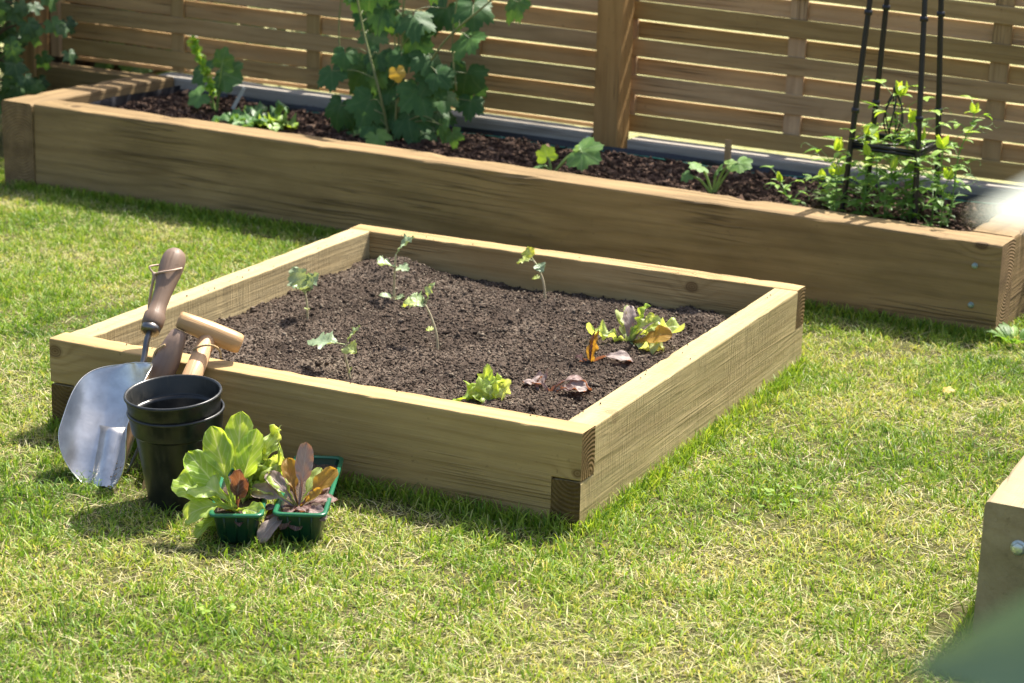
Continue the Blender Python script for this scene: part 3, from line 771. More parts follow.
pea(.80,.16,.155,.13,(-1.1,.9),140,'pea shoot trailing left along the soil, away from the obelisk',.8)
pea(.815,.30,.155,.08,(-.5,.2),141,'small dark pea shoot against the black liner left of the obelisk',.9,.2)

# ================================================================== CLIMBING VINE
M['vine']=leafmat('vine_leaf',(.030,.082,.026),(.06,.15,.038),third=(.13,.25,.05),vein=(.14,.22,.09),vs=.3,trans=.25,tmul=1.6,rough=.5,kind='palm',spec=.25)
M['vinestem']=leafmat('vine_stem',(.14,.17,.06),(.22,.24,.09),trans=.05,vs=0)
M['yellowleaf']=leafmat('yellowing_leaf',(.55,.42,.06),(.62,.35,.08),vein=(.5,.3,.1),trans=.4,tmul=1.1,kind='palm')
VN=[(-0.567,0.299,0.088),(-0.491,0.391,0.077),(-0.516,0.436,0.077),(-0.425,0.457,0.086),(-0.342,0.453,0.101),(-0.356,0.393,0.091),(-0.614,0.33,0.057),(-0.552,0.349,0.067),(-0.639,0.279,0.068),(-0.589,0.26,0.068),(-0.527,0.303,0.103),(-0.46,0.31,0.087),(-0.414,0.279,0.077),(-0.296,0.363,0.086),(-0.28,0.317,0.091),(-0.309,0.278,0.102),(-0.398,0.232,0.087),(-0.474,0.236,0.088),(-0.551,0.215,0.089),(-0.567,0.194,0.078),(-0.505,0.184,0.078),(-0.443,0.191,0.088),(-0.397,0.166,0.093),(-0.489,0.154,0.073),(-0.338,0.214,0.087),(-0.307,0.181,0.077),(-0.259,0.271,0.066),(-0.191,0.488,0.08),(-0.18,0.418,0.085),(-0.092,0.507,0.079),(-0.248,0.468,0.065),(-0.445,0.352,0.082),(-0.385,0.359,0.076),(-0.245,0.333,0.066),(-0.447,0.514,0.091),(-0.329,0.549,0.09),(-0.403,0.6,0.086),(-0.287,0.646,0.085),(-0.463,0.652,0.086),(-0.375,0.707,0.085),(-0.114,0.593,0.074),(-0.568,0.514,0.072),(-0.522,0.483,0.077)]
random.seed(31); VO=B(-.40,.36,.16)
vi=thing('climbing_vine',VO,'leafy dark green climbing vine with lobed leaves in front of the left fence panel','climbing plant')
lf=MB();st=MB()
mains=[[(-.40,.36,.14),(-.39,.35,.25),(-.385,.36,.36),(-.377,.36,.50),(-.37,.38,.60)],[(-.41,.36,.14),(-.43,.33,.28),(-.50,.36,.42),(-.54,.38,.55),(-.52,.4,.60)],[(-.40,.36,.14),(-.34,.37,.30),(-.25,.36,.42),(-.13,.36,.52),(-.05,.37,.60)],[(-.39,.36,.14),(-.40,.38,.3),(-.42,.4,.45),(-.43,.4,.60)]]
MP=[]
for mn in mains:
    P=[B(*q) for q in bez(mn,10)]; tube(st,P,.0038,.0022,n=7,tint=.6); MP+=P
MP=np.array(MP)
for i,(s,h,sz) in enumerate(VN):
    for rep in range(2 if (i<27 and i%2==0) else 1):
        if h>.60 or s<-.585: continue
        dt=random.uniform(-.05,.03)+(rep*.08)
        c=B(s+random.uniform(-.012,.012)+rep*.02,.38+dt,h+rep*random.uniform(-.02,.02))
        near=MP[np.argmin(((MP-c)**2).sum(1)+ (MP[:,2]>c[2]+.02)*.01)]
        # leaves face the light and the viewer, tips hanging
        side=random.uniform(-1,1); d=V(side*.8+.1,-.55+random.uniform(-.3,.3),-.65+random.uniform(-.3,.35)); nn_=V(random.uniform(-.45,.45),-.55+random.uniform(-.3,.3),.75)
        Rr=sz*.76*random.uniform(.85,1.12); cc=c-nrm(d)*Rr*.3
        palm(lf,cc,d,nn_,Rr,lobes=((0,1),(52,.92),(-52,.92),(108,.74),(-108,.74)),sharp=33,tint=random.choice([.1,.25,.35,.5,.7,.3]),droop=random.uniform(.1,.4))
        tube(st,bez([near,(near+cc)/2+V(0,0,.012),cc],4),.0014,.0011,n=5,caps=False,tint=.5)
# bright low leaf
palm(lf,B(-.40,.27,.185),(.5,-.5,-.35),(0,-.45,.8),.052,tint=.95,droop=.2)
palm(lf,B(-.225,.30,.225),(.1,-.3,-1),(-.6,-.7,.3),.045,tint=.6,droop=.1)
palm(lf,B(-.195,.30,.21),(.3,-.2,-1),(.3,-.9,.3),.040,tint=.7,droop=.2)
tube(st,bez([B(-.39,.36,.2),B(-.30,.33,.235),B(-.225,.30,.225)],6),.0016,.0012,n=5); tube(st,bez([B(-.39,.36,.2),B(-.28,.33,.225),B(-.195,.30,.21)],6),.0016,.0012,n=5)
for a in range(3): # light tendril-like shoots up the wires
    s0=-.58+.17*a; tube(st,bez([B(s0+.02,.36,.30),B(s0,.37,.42),B(s0+.02,.38,.6)],6),.0022,.0018,n=6,tint=.9)
lf.build('leaves',M['vine'],vi,VO); st.build('stem',M['vinestem'],vi,VO)
mb=MB(); palm(mb,B(-.335,.26,.345),(.35,-.3,-.9),(.2,-.8,.5),.026,tint=.3,droop=.3,serr=.03,lobes=((0,1),(60,.9),(-60,.9),(115,.8),(-115,.8)),sharp=48); yl=mb.build('yellow_leaf',M['yellowleaf'],vi,VO); yl['label']='single yellowing leaf near the middle of the vine'

# ================================================================== SHRUBS ON THE LEFT
M['shrub']=leafmat('shrub_leaf',(.022,.06,.018),(.05,.12,.028),third=(.13,.24,.06),vein=(.2,.3,.1),vs=.3,trans=.3,tmul=1.4,kind='palm',rough=.5)
M['bark']=plain('bark',(.10,.07,.045),.9,.1,var=.4,scale=60,bump=.8)
def shrub(name,label,cat,centre,pts,Rl,seed,org,group=None,base=None):
    random.seed(seed); o=thing(name,org,label,cat,group); lf=MB(); st=MB()
    base=np.asarray(base if base is not None else org,float)
    for i,(c,R) in enumerate(pts):
        d=nrm((c-centre))+V(0,-.25,-.45); n=V(random.uniform(-.4,.4),-.35+random.uniform(-.3,.3),.85)
        palm(lf,c,d,n,R,tint=random.choice([.1,.3,.5,.7,.4]),droop=random.uniform(.1,.35),na=28,serr=.1)
        if i%3==0:
            mid=base+(c-base)*.55+V(0,0,.12*random.random()); tube(st,bez([base,mid,c],5),.006,.0018,n=6,caps=False)
    lf.build('foliage',M['shrub'],o,org); st.build('branches',M['bark'],o,org); return o
random.seed(5)
SH=[(-1.676,.354,.078),(-1.642,.308,.088),(-1.699,.278,.078),(-1.586,.325,.068),(-1.499,.259,.057),(-1.55,.316,.052),(-1.607,.274,.073),(-1.684,.23,.078),(-1.628,.235,.068),(-1.705,.178,.073),(-1.65,.163,.062),(-1.574,.202,.062),(-1.709,.127,.057),(-1.55,.38,.052)]
pts=[(B(s,.35+random.uniform(-.08,.08),h),z*.62) for s,h,z in SH]
for _ in range(520):
    s=random.uniform(-2.5,-1.62);t_=random.uniform(.0,.55);h=random.uniform(.10,1.3)
    if s>-1.60-.06*abs(h-.5)-.5*max(0,.26-h): continue
    pts.append((B(s,t_,h),random.uniform(.035,.055)))
shrub('leafy_shrub','dark green lobed-leaf shrub in shade at the left end of the long bed','shrub',B(-2.0,.3,.6),pts,.05,61,B(-1.95,.3,0))
pts=[]
for _ in range(1500):
    s=random.uniform(-3.1,-1.05);t_=random.uniform(.85,1.75);h=random.uniform(.02,1.5)
    if h>(t_-.02)*1.02: continue
    lim=-1.25-.22*abs(h-.35)+.12*noise.noise(Vector((h*5,t_*5,3)))
    if s>lim: continue
    pts.append((B(s,t_,h),random.uniform(.04,.06)))
shrub('leafy_shrub','dense shrub behind the left end of the slatted fence, seen only through its gaps','shrub',B(-2.2,1.3,.6),pts,.05,62,B(-2.2,1.3,0))

# ================================================================== PLANTS IN THE LONG BED
M['squash']=leafmat('squash_leaf',(.06,.15,.035),(.13,.28,.06),third=(.26,.42,.05),vein=(.3,.4,.2),vs=.35,trans=.35,tmul=1.4,rough=.55,kind='palm')
M['squashstem']=leafmat('squash_stem',(.16,.28,.08),(.30,.42,.12),trans=.25,vs=0)
M['brass']=leafmat('brassica_leaf',(.24,.34,.22),(.36,.47,.24),third=(.50,.58,.10),vein=(.45,.52,.36),vs=.5,trans=.35,tmul=1.2,rough=.42)
RD=((0,1),(50,.95),(-50,.95),(105,.9),(-105,.9))
def squash(org,label,leaves,grp,mat='squash'):
    """leaves: (joint point, tip dir, normal, R, tint)"""
    o=thing('squash_plant',org,label,'squash plant',grp); lf=MB();st=MB(); org=np.asarray(org,float)
    for (c,d,n,R,ti) in leaves:
        c=np.asarray(c,float); palm(lf,c,d,n,R,ti,droop=.15,lobes=RD,sharp=34,serr=.04)
        tube(st,bez([org-V(0,0,.01),org+(c-org)*.5+V(0,0,.008),c],6),.0034,.0022,n=7,tint=.6)
    lf.build('leaves',M[mat],o,org); st.build('stem',M['squashstem'],o,org); return o
random.seed(77)
# tall squash with a lime furled shoot (far left)
o=squash(B(-.999,.40,.160),'tall squash plant with an upright lime green shoot, left end of long bed',
 [(B(-1.02,.36,.205),(-.6,-.5,-.4),(0,-.7,.6),.042,.45),(B(-1.06,.43,.25),(-1,.2,.1),(0,-.8,.5),.05,.0),(B(-.985,.42,.255),(.9,-.2,-.1),(-.1,-.8,.6),.062,.15),(B(-.975,.40,.285),(.2,-.1,.9),(0,-1,.3),.044,.25),(B(-1.0,.43,.235),(.7,.3,.0),(0,-.8,.6),.045,.05)],'squash plants in the long bed')
M['lime']=leafmat('lime_leaf',(.20,.42,.06),(.42,.62,.08),vein=(.6,.7,.3),trans=.55,tmul=1.3)
mb=MB(); ax=bez([B(-.99,.37,.205),B(-1.005,.37,.25),B(-1.03,.37,.295),B(-1.05,.37,.335)],8)
for i,p in enumerate(ax):
    for q in range(3):
        leaf(mb,p,V(random.uniform(-.7,1),random.uniform(-.8,.4),random.uniform(0,.9)),rdir()+V(0,0,.4),random.uniform(.014,.026),random.uniform(.010,.018),prof_round,.9,.2,.25,random.random(),4,2)
tube(mb,ax,.003,.0015,n=6); sh=mb.build('shoot',M['lime'],o,B(-.999,.40,.160)); sh['label']='bright lime furled shoot'
# frilly low plant
org=B(-.76,.26,.178); o=thing('leafy_seedling',org,'low frilly green seedling right of the tall squash plant','seedling'); mb=MB()
for i in range(15):
    a=i*2.4; el=random.uniform(.3,1.3); leaf(mb,org-V(0,0,.01)+V(math.cos(a),math.sin(a),0)*.006,V(math.cos(a)*1.1,math.sin(a),el),(0,0,1),random.uniform(.085,.12),random.uniform(.05,.068),prof_lett,random.uniform(.5,1.1),.15,.5,random.choice([.1,.2,.35,.5,.9]),12,6,tear=.5)
M['frill']=leafmat('frilly_leaf',(.06,.15,.04),(.11,.24,.06),third=(.32,.48,.08),vein=(.4,.5,.25),vs=.45,trans=.35,tmul=1.5)
mb.build('leaves',M['frill'],o,org)
squash(B(.115,.25,.162),'small squash seedling with one large drooping leaf, left of the square fence post',
 [(B(.195,.25,.218),(.9,-.35,-.15),(-.1,-.75,.7),.055,.55),(B(.185,.27,.222),(-.5,.2,.2),(0,-.4,.9),.025,.8),(B(.10,.25,.195),(-.2,-.2,.9),(.4,-.9,.2),.030,.95),(B(.088,.24,.170),(-.9,-.2,-.05),(0,-.3,1),.024,.25)],'squash plants in the long bed')
squash(B(.537,.25,.168),'small squash seedling with four round leaves in front of the wooden stake',
 [(B(.505,.24,.225),(-.2,-.5,.1),(0,-.65,.75),.030,.6),(B(.485,.22,.205),(-.7,-.4,-.5),(-.1,-.6,.7),.020,.35),(B(.545,.25,.218),(.3,-.3,.25),(0,-.7,.7),.022,.4),(B(.60,.25,.242),(.8,-.3,-.05),(0,-.6,.8),.032,.6),(B(.57,.26,.235),(.5,.3,.25),(0,-.6,.8),.02,.85)],'squash plants in the long bed')
# labels and stake
M['white']=plain('white_plastic',(.75,.76,.76),.35,var=.05)
def tagstick(a,b,wd,th,mat,name,label,cat):
    org=np.asarray(a,float); mb=MB(); d=nrm(np.asarray(b)-a); L=np.linalg.norm(np.asarray(b)-a)+.03
    sx=nrm(np.cross(d,V(0,1,0))); nn_=np.cross(sx,d)
    timber(mb,org-d*.03-sx*wd/2,d,sx,nn_,L,wd,th,r=min(th*.3,.001),nseg=6,warp=0,chip=0,cap=0); o=mb.build(name,[M[mat]],None,org); tag(o,label,cat); return o
tagstick(B(-.979,.45,.167),B(-.941,.45,.221),.011,.0012,'white','plant_label','blank white plastic plant label leaning beside the tall squash plant','plant label')
tagstick(B(.086,.50,.153),B(.084,.50,.206),.010,.0012,'white','plant_label','blank white plastic plant label upright at the foot of the square post','plant label')
tagstick(B(.464,.50,.165),B(.463,.50,.243),.016,.006,'slat','wooden_stake','short flat wooden stake behind the squash seedling with four round leaves','stake')

# ================================================================== SEEDLINGS IN THE SMALL BED
def zs(x,y): return float(zsmall(np.array([x]),np.array([y]))[0])
M['bstem']=leafmat('seedling_stem',(.50,.38,.28),(.42,.50,.22),trans=.1,vs=0)
def brassica(pt,stem,leaves,label):
    """stem: path offsets; leaves: (path index fraction, dir, normal, L, W, tint, bend)"""
    org=V(pt[0],pt[1],zs(*pt)); o=thing('brassica_seedling',org,label,'seedling','young brassica seedlings planted in the small bed')
    st=MB();lf=MB(); P=bez([org+V(*q) for q in stem],10); tube(st,P,.0027,.0018,n=7,tint=.3)
    for (f,d,n,L,W_,ti,bd) in leaves:
        c=P[min(len(P)-1,int(f*(len(P)-1)))]; d=nrm(d); e=c+d*L*.28
        tube(st,[c,(c+e)/2,e],.0013,.0011,n=5,caps=False,tint=.8)
        n=np.asarray(n,float)+V(0,0,.55); leaf(lf,e,d,n,L*.85,W_*1.2,prof_lob,bd,.12,.18,ti,14,6,tear=.55)
    st.build('stem',M['bstem'],o,org); lf.build('leaves',M['brass'],o,org); return o
def prof_lob(u): 
    b=math.sin(math.pi*min(1,u*.93+.05)**.8)
    return max(.04,b*(1+.16*math.sin(u*23)))
brassica(PL[0],[(0,0,-.01),(0,0,.030),(-.004,.0,.056)],[(1,(-.35,-.2,.9),(.2,-1,.3),.050,.036,.35,.5),(1,(.5,-.1,.9),(-.2,-1,.4),.046,.034,.3,.4),(.95,(.05,-.6,.7),(0,-.5,.8),.036,.028,.2,.8),(.45,(.3,-.5,.2),(0,0,1),.014,.009,.7,.3)],
 'upright brassica seedling with grey-green fan of leaves nearest the left side board')
brassica(PL[1],[(0,0,-.01),(.0,0,.05),(.003,0,.095)],[(1,(.55,-.1,.75),(-.5,-.6,.6),.052,.034,.35,.5),(.72,(-.2,-.5,.3),(.1,-.5,.9),.040,.036,.3,.5),(.7,(.7,-.2,.1),(0,-.5,.9),.034,.024,.3,.4),(.10,(-.7,-.3,.25),(0,-.3,1),.028,.022,.45,.3),(.10,(.8,-.2,.45),(-.3,-.6,.8),.026,.018,.45,.3)],
 'tall brassica seedling with stacked leaves near the far left corner of the small bed')
brassica(PL[2],[(0,0,-.01),(-.004,0,.03),(-.016,0,.062),(-.028,0,.082)],[(1,(.3,0,.95),(-.7,-.7,.1),.042,.026,.55,.3),(1,(-.75,-.3,.15),(.1,-.4,.9),.040,.030,.8,.9),(.95,(-.3,-.4,.5),(0,-.7,.7),.034,.030,.45,.5),(.4,(-.8,-.3,.1),(0,-.5,.9),.016,.014,.9,.3),(.02,(-.7,-.3,.4),(0,-.5,.9),.020,.013,.7,.3)],
 'leaning brassica seedling with yellow-edged leaf in the middle of the small bed')
brassica(PL[3],[(0,0,-.01),(-.008,0,.022),(-.014,0,.046),(-.016,.004,.062)],[(1,(-.95,-.1,.05),(.05,-.5,.85),.066,.034,.25,.35),(1,(.5,0,.75),(-.8,-.5,.3),.042,.024,.6,.2),(.95,(.35,-.3,.1),(-.5,-.6,.5),.034,.024,.75,.9),(.25,(.3,-.3,.5),(0,-.8,.6),.016,.010,.7,.3)],
 'bent brassica seedling with a broad pale leaf, nearest the front board')
brassica(PL[4],[(0,0,-.01),(-.006,0,.035),(-.018,0,.065),(-.03,0,.08)],[(1,(-.95,-.1,.0),(.1,-.5,.85),.034,.024,.9,.7),(1,(-.4,0,.6),(-.3,-.8,.5),.028,.024,1.0,.7),(.9,(.35,-.2,-.1),(.2,-.7,.6),.026,.020,.1,.9),(.45,(-.5,-.2,.1),(0,-.6,.7),.020,.012,.85,.8),(.0,(-.9,-.3,.35),(0,-.4,.9),.034,.020,.5,.9),(.0,(.95,-.1,.2),(0,-.3,1),.018,.012,.2,.4)],
 'spindly brassica seedling with lime leaves standing by the back board')
# lettuces
M['lett']=leafmat('lettuce_leaf',(.27,.44,.05),(.44,.60,.10),third=(.58,.68,.30),vein=(.72,.78,.50),vs=.65,trans=.5,tmul=1.25,rough=.38)
M['redl']=leafmat('red_lettuce_leaf',(.10,.05,.045),(.21,.125,.11),third=(.38,.31,.28),vein=(.60,.52,.46),vs=.55,trans=.3,tmul=1.2,rough=.5,tcol=(.35,.12,.04),spec=.25)
M['orange']=leafmat('bronze_leaf',(.33,.19,.04),(.50,.32,.06),vein=(.6,.3,.12),vs=.5,trans=.5,tmul=1.3,rough=.4)
def rosette(pt,label,green,red,bronze=(),org=None,cat='lettuce seedling',name='lettuce_seedling',grp='young lettuces planted in the small bed'):
    org=V(pt[0],pt[1],zs(*pt)) if org is None else org; o=thing(name,org,label,cat,grp)
    for nm,lst,mt in (('green_leaves',green,'lett'),('red_leaves',red,'redl'),('bronze_leaf',bronze,'orange')):
        if not lst: continue
        mb=MB()
        for q in lst:
            (d,n,L,W_,bd,ti)=q[:6]; pf=q[6] if len(q)>6 else prof_lett; rf=q[7] if len(q)>7 else .3; off=V(*q[8]) if len(q)>8 else V(0,0,-.004)
            leaf(mb,org+off,d,n,L,W_,pf,bd,.12,rf,ti,24,8,tear=.35 if pf is prof_lett else .16)
        mb.build(nm,M[mt],o,org)
    return o
rosette((.735,.185),'limp pale green lettuce seedling lying against the front board',
 [((-.9,.05,.75),(.3,-.5,.9),.085,.050,1.7,.2,prof_spat,.2,(.015,0,-.006)),((-.6,.05,.9),(.2,-.9,.5),.070,.055,1.2,.5,prof_lett,.5,(.02,0,-.006)),((-.2,-.1,.9),(.1,-.9,.3),.062,.05,1.3,.6,prof_lett,.5,(.02,0,-.006)),((.1,.1,.9),(.5,-.8,.3),.050,.038,1.2,.9,prof_lett,.4,(.025,0,-.006)),((.35,.05,.9),(-.8,-.5,.1),.052,.012,.1,.9,prof_lance,.1,(.03,0,-.006)),((.9,-.05,.1),(0,-.2,1),.042,.022,.3,.9,prof_lance,.3,(.035,0,-.002))],[])
rosette((.795,.665),'largest lettuce seedling with frilly green leaves and one bronze leaf, near the right side board',
 [((-.8,-.1,.35),(.1,-.3,.9),.085,.026,.5,.75,prof_lett,.9),((-.45,.1,.9),(-.3,-.5,.8),.095,.024,1.6,.9,prof_lett,.9),((.25,.2,.95),(-.9,-.4,.1),.082,.026,.1,.3,prof_lett,.5),((.5,.2,.95),(-.3,-.3,.9),.110,.026,1.5,.8,prof_lett,1.0),((.75,-.1,.15),(0,-.2,1),.072,.034,.3,.95,prof_lett,.6),((.3,.1,.8),(-.2,-.8,.6),.070,.022,.9,.9,prof_lett,.9)],
 [((-.08,.0,1),(.3,-.9,.1),.078,.024,1.0,.95,prof_lett,.2),((.45,0,.75),(-.4,-.6,.7),.065,.014,.5,1.0,prof_lance,.1),((-.35,.0,.35),(0,-.2,1),.04,.010,.2,.9,prof_lance,.1)],
 [((.75,-.05,.42),(-.3,-.65,.8),.086,.042,.4,.6,prof_spat,.1)])
rosette((.775,.535),'wilting red lettuce seedling with one upright bronze leaf, left of the largest lettuce',
 [],[((-.6,-.2,.6),(0,-.4,.9),.045,.034,2.0,.1,prof_spat,.1),((.6,.0,.75),(-.2,-.3,.9),.085,.026,1.5,.95,prof_spat,.2),((.02,.02,1),(-.8,-.5,.0),.078,.02,.15,.2,prof_lance,.2)],
 [((.12,.0,1),(-.6,-.8,.1),.066,.030,.2,.2,prof_lance,.2)])
rosette((.795,.325),'drooping red lettuce seedling with an arched leaf, closest to the front right corner',
 [],[((-.5,.0,.7),(0,-.6,.8),.062,.042,1.9,.8,prof_spat,.2),((-.3,.1,.6),(0,-.4,.9),.055,.036,1.9,.9,prof_spat,.2,(-.02,0,-.004)),((.25,.05,.95),(-.3,-.5,.8),.095,.026,2.6,.6,prof_spat,.2),((.55,.0,.65),(-.1,-.5,.9),.070,.03,1.5,.95,prof_spat,.25),((.3,.0,.3),(0,-.3,1),.05,.02,.9,.1,prof_spat,.2)],[])

# ================================================================== PLANT POTS
m,t=newmat('black_plastic'); k=N(t); co=k.n('ShaderNodeTexCoord').outputs['Object']
dn=k.rampv(k.noise(co,26,5,.7),[(.45,0),(.75,1)]); dn2=k.rampv(k.noise(k.vmul(co,(1,1,.25)),140,3,.6),[(.55,0),(.72,1)])
du=k.math('ADD',k.math('MULTIPLY',dn,.35),k.math('MULTIPLY',dn2,.30),clamp=True)
k.principled(k.mix(du,(.013,.014,.013),(.075,.068,.052)),k.math('MULTIPLY_ADD',du,.45,.30),k.bump(dn2,.1,.001),spec=.5); M['pot']=m
def lathe(mb,prof,c,tilt=(0,0),n=56,close=True):
    vs=[];F=[];m_=len(prof)
    ax=nrm(V(tilt[0],tilt[1],1)); sx=nrm(np.cross(V(0,1,0),ax)); sy=np.cross(ax,sx)
    for r,z in prof:
        for j in range(n):
            a=2*math.pi*j/n; vs.append(np.asarray(c)+ax*z+r*(math.cos(a)*sx+math.sin(a)*sy))
    for i in range(m_-1):
        for j in range(n): a=i*n+j;b=i*n+(j+1)%n; F.append((a,b,b+n,a+n))
    mb.add(vs,F)
def pot(z,tl,label,s=1.0):
    c=V(.402,-.186,.0)+nrm(V(tl[0],tl[1],1))*z; o=thing('plant_pot',c,label,'plant pot','black plastic pots stacked one inside the other')
    s=.94
    pr_=[(.0,.003),(.054,.003),(.0545,.0),(.056,.004),(.069,.118),(.0700,.121),(.0735,.1225),(.0745,.124),(.0775,.150),(.0795,.1515),(.0805,.154),(.0795,.1565),(.0770,.157),(.0752,.154),(.0730,.128),(.0715,.1255),(.0675,.1245),(.0665,.120),(.0535,.008),(.0,.007)]
    mb=MB(); lathe(mb,[(r*s,zz) for r,zz in pr_[:8]],c,tl); mb.build('body',M['pot'],o,c)
    mb=MB(); lathe(mb,[(r*s,zz) for r,zz in pr_[7:16]],c,tl); mb.build('rim',M['pot'],o,c)
    mb=MB(); lathe(mb,[(r*s,zz) for r,zz in pr_[15:]],c,tl); mb.build('inner_wall',M['pot'],o,c)
pot(-.004,(-.015,-.07),'lower black plastic plant pot standing on the grass under another pot')
pot(.0235,(-.02,-.085),'upper black plastic plant pot stacked inside the lower one')

# ================================================================== SEED TRAYS
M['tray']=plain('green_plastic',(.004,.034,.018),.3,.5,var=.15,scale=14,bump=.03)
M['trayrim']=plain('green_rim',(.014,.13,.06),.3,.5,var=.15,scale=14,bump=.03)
wv=nrm(V(.88,.475,0)); lv=nrm(V(-.475,.88,0))
def rrect(hw,l0,l1,z,c,rad=.010):
    P=[]
    for (sx,sy,a0) in ((1,0,-90),(1,1,0),(-1,1,90),(-1,0,180)):
        cx=sx*(hw-rad); cy=(l1-rad) if sy else (l0+rad)
        for q in range(5):
            a=math.radians(a0+q*22.5); P.append(c+wv*(cx+rad*math.cos(a))+lv*(cy+rad*math.sin(a))+V(0,0,z))
    return P
def tray(c,L,label,wl=None):
    global wv,lv
    c=np.asarray(c,float); w0,l0=wv,lv
    if wl is not None: wv,lv=wl
    org=c+lv*L/2; o=thing('seed_tray',org,label,'seed tray','narrow green plastic trays of lettuce plants')
    hw=.0375
    def loft(mb,rings):
        k=len(rings[0]); vs=[p for r in rings for p in r]; F=[]
        for i in range(len(rings)-1):
            for j in range(k): a=i*k+j;b=i*k+(j+1)%k;F.append((a,b,b+k,a+k))
        mb.add(vs,F)
    mb=MB(); 
    outer=[rrect(.001,L*.5-.001,L*.5+.001,.001,c,.0005),rrect(hw-.012,.018,L-.018,.0,c,.008),rrect(hw-.010,.016,L-.016,.003,c,.008),rrect(hw-.003,.004,L-.004,.048,c)]
    loft(mb,outer); loft(mb,[rrect(hw-.005,.006,L-.006,.049,c),rrect(hw-.0125,.019,L-.019,.004,c,.008),rrect(.001,L*.5-.001,L*.5+.001,.004,c,.0005)])
    for q in (-.6,0,.6): # moulded ribs on the front wall
        p0=c+wv*hw*q*.7+lv*.0158; tube(mb,[p0+V(0,0,.004),c+wv*hw*q*.8+lv*.0042+V(0,0,.047)],.0016,n=6)
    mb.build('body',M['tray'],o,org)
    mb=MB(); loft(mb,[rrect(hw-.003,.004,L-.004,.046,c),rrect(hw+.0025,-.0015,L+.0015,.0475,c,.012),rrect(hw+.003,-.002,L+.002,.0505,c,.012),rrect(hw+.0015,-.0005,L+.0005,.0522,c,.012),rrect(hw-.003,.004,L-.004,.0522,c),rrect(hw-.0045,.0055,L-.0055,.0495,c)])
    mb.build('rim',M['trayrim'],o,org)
    # compost filling the tray
    nx,ny=26,int(26*L/.07); q,p=np.meshgrid(np.linspace(-hw+.006,hw-.006,nx),np.linspace(.008,L-.008,ny))
    z=.041+.010*(fbm(q*70,p*70,4,int(L*100))-.5)
    v=c+q[...,None]*wv+p[...,None]*lv; v[...,2]=z; v=v.reshape(-1,3); ii=(np.arange(ny-1)[:,None]*nx+np.arange(nx-1)[None]).ravel()
    ob_=raw_mesh('soil',v,[np.stack([ii,ii+1,ii+nx+1,ii+nx],1)],np.full((len(v),3),.5),M['soil'],org=org,parent=o,smooth=False); ob_['kind']='stuff'
    wv,lv=w0,l0
    return o
t1=V(.589,-.318,0);t2=V(.667,-.268,0)
tray(t1,.21,'green plastic tray of pale green lettuce, next to the black pots')
tray(t2,.262,'longer green plastic tray of purplish lettuce, touching the front board',(nrm(V(.9075,.42,0)),nrm(V(-.42,.9075,0))))
def lettuce_plant(base,label,green,red,bronze=(),name='lettuce_plant'):
    wk=1.0 if len(green)>6 else .85
    def shrink(lst): return [(q[0],q[1],q[2]*.86,q[3]*wk,q[4]*1.15,q[5],(q[6] if len(q)>6 else prof_lett),max(.20,(q[7] if len(q)>7 else .3)*2.0)) for q in lst]
    green,red,bronze=shrink(green),shrink(red),shrink(bronze)
    return rosette(None,label,green,red,bronze,org=np.asarray(base,float),cat='lettuce plant',name=name,grp='lettuce plants in the green trays')
SP=prof_spat; LE=prof_lett
TC=nrm(V(math.sin(yaw),-math.cos(yaw),0))      # horizontally towards the viewer's side
def dq(a,b,c): return R_*a+V(0,0,b)+TC*c
def SP2(u): return prof_spat(u)
lettuce_plant(t1+wv*-.004+lv*.045+V(0,0,.043),'tall pale green lettuce with spoon-shaped leaves in the tray beside the pots',
 [(dq(-.85,.75,.25),dq(.3,.6,.8),.125,.050,.7,.35,SP2,.06),(dq(-.60,.95,.1),dq(.3,.5,.9),.135,.046,.45,.15,SP2,.06),(dq(-.28,1,-.1),dq(.1,.4,1),.155,.044,.2,.3,SP2,.06),
  (dq(.02,1,-.2),dq(0,.2,1),.175,.044,.2,.4,SP2,.08),(dq(.20,1,-.1),dq(-.3,.2,1),.150,.040,.2,.2,SP2,.06),
  (dq(-.15,.85,.55),dq(0,.8,.6),.125,.050,2.0,.7,SP2,.1),(dq(-.30,.7,.6),dq(0,.8,.6),.110,.044,2.1,.5,SP2,.1),
  (dq(-.9,.05,.5),dq(0,1,.2),.085,.026,.9,.3,SP2,.1),(dq(.3,.6,.6),dq(0,.8,.6),.07,.030,1.4,.3,SP2,.1)],
 [(dq(.12,1,.35),dq(-.3,.2,1),.092,.026,.1,.1,SP2,.05),(dq(.28,1,.35),dq(-.3,.1,1),.075,.020,.1,.2,SP2,.05),(dq(.25,.25,1),dq(0,1,.2),.055,.016,.6,.4,LE,.1)],
 [(dq(-.9,.45,.3),dq(0,.8,.5),.062,.008,.1,.9,prof_lance,.0)])
lettuce_plant(t1+wv*.010+lv*.105+V(0,0,.043),'frilly lime lettuce behind the spoon-leaved one in the tray beside the pots',
 [(dq(a,1,b),dq(-a,.3,.9),L,w_,bd,ti,LE,1.0) for a,b,L,w_,bd,ti in ((.30,.0,.135,.024,.3,.8),(.15,-.1,.11,.026,.2,.6),(.5,.1,.10,.026,.6,.7),(.05,.2,.10,.026,.4,.9),(.45,.35,.085,.024,.8,.8),(-.1,.0,.10,.024,.3,.6),(.65,.2,.075,.022,.9,.6))],[])
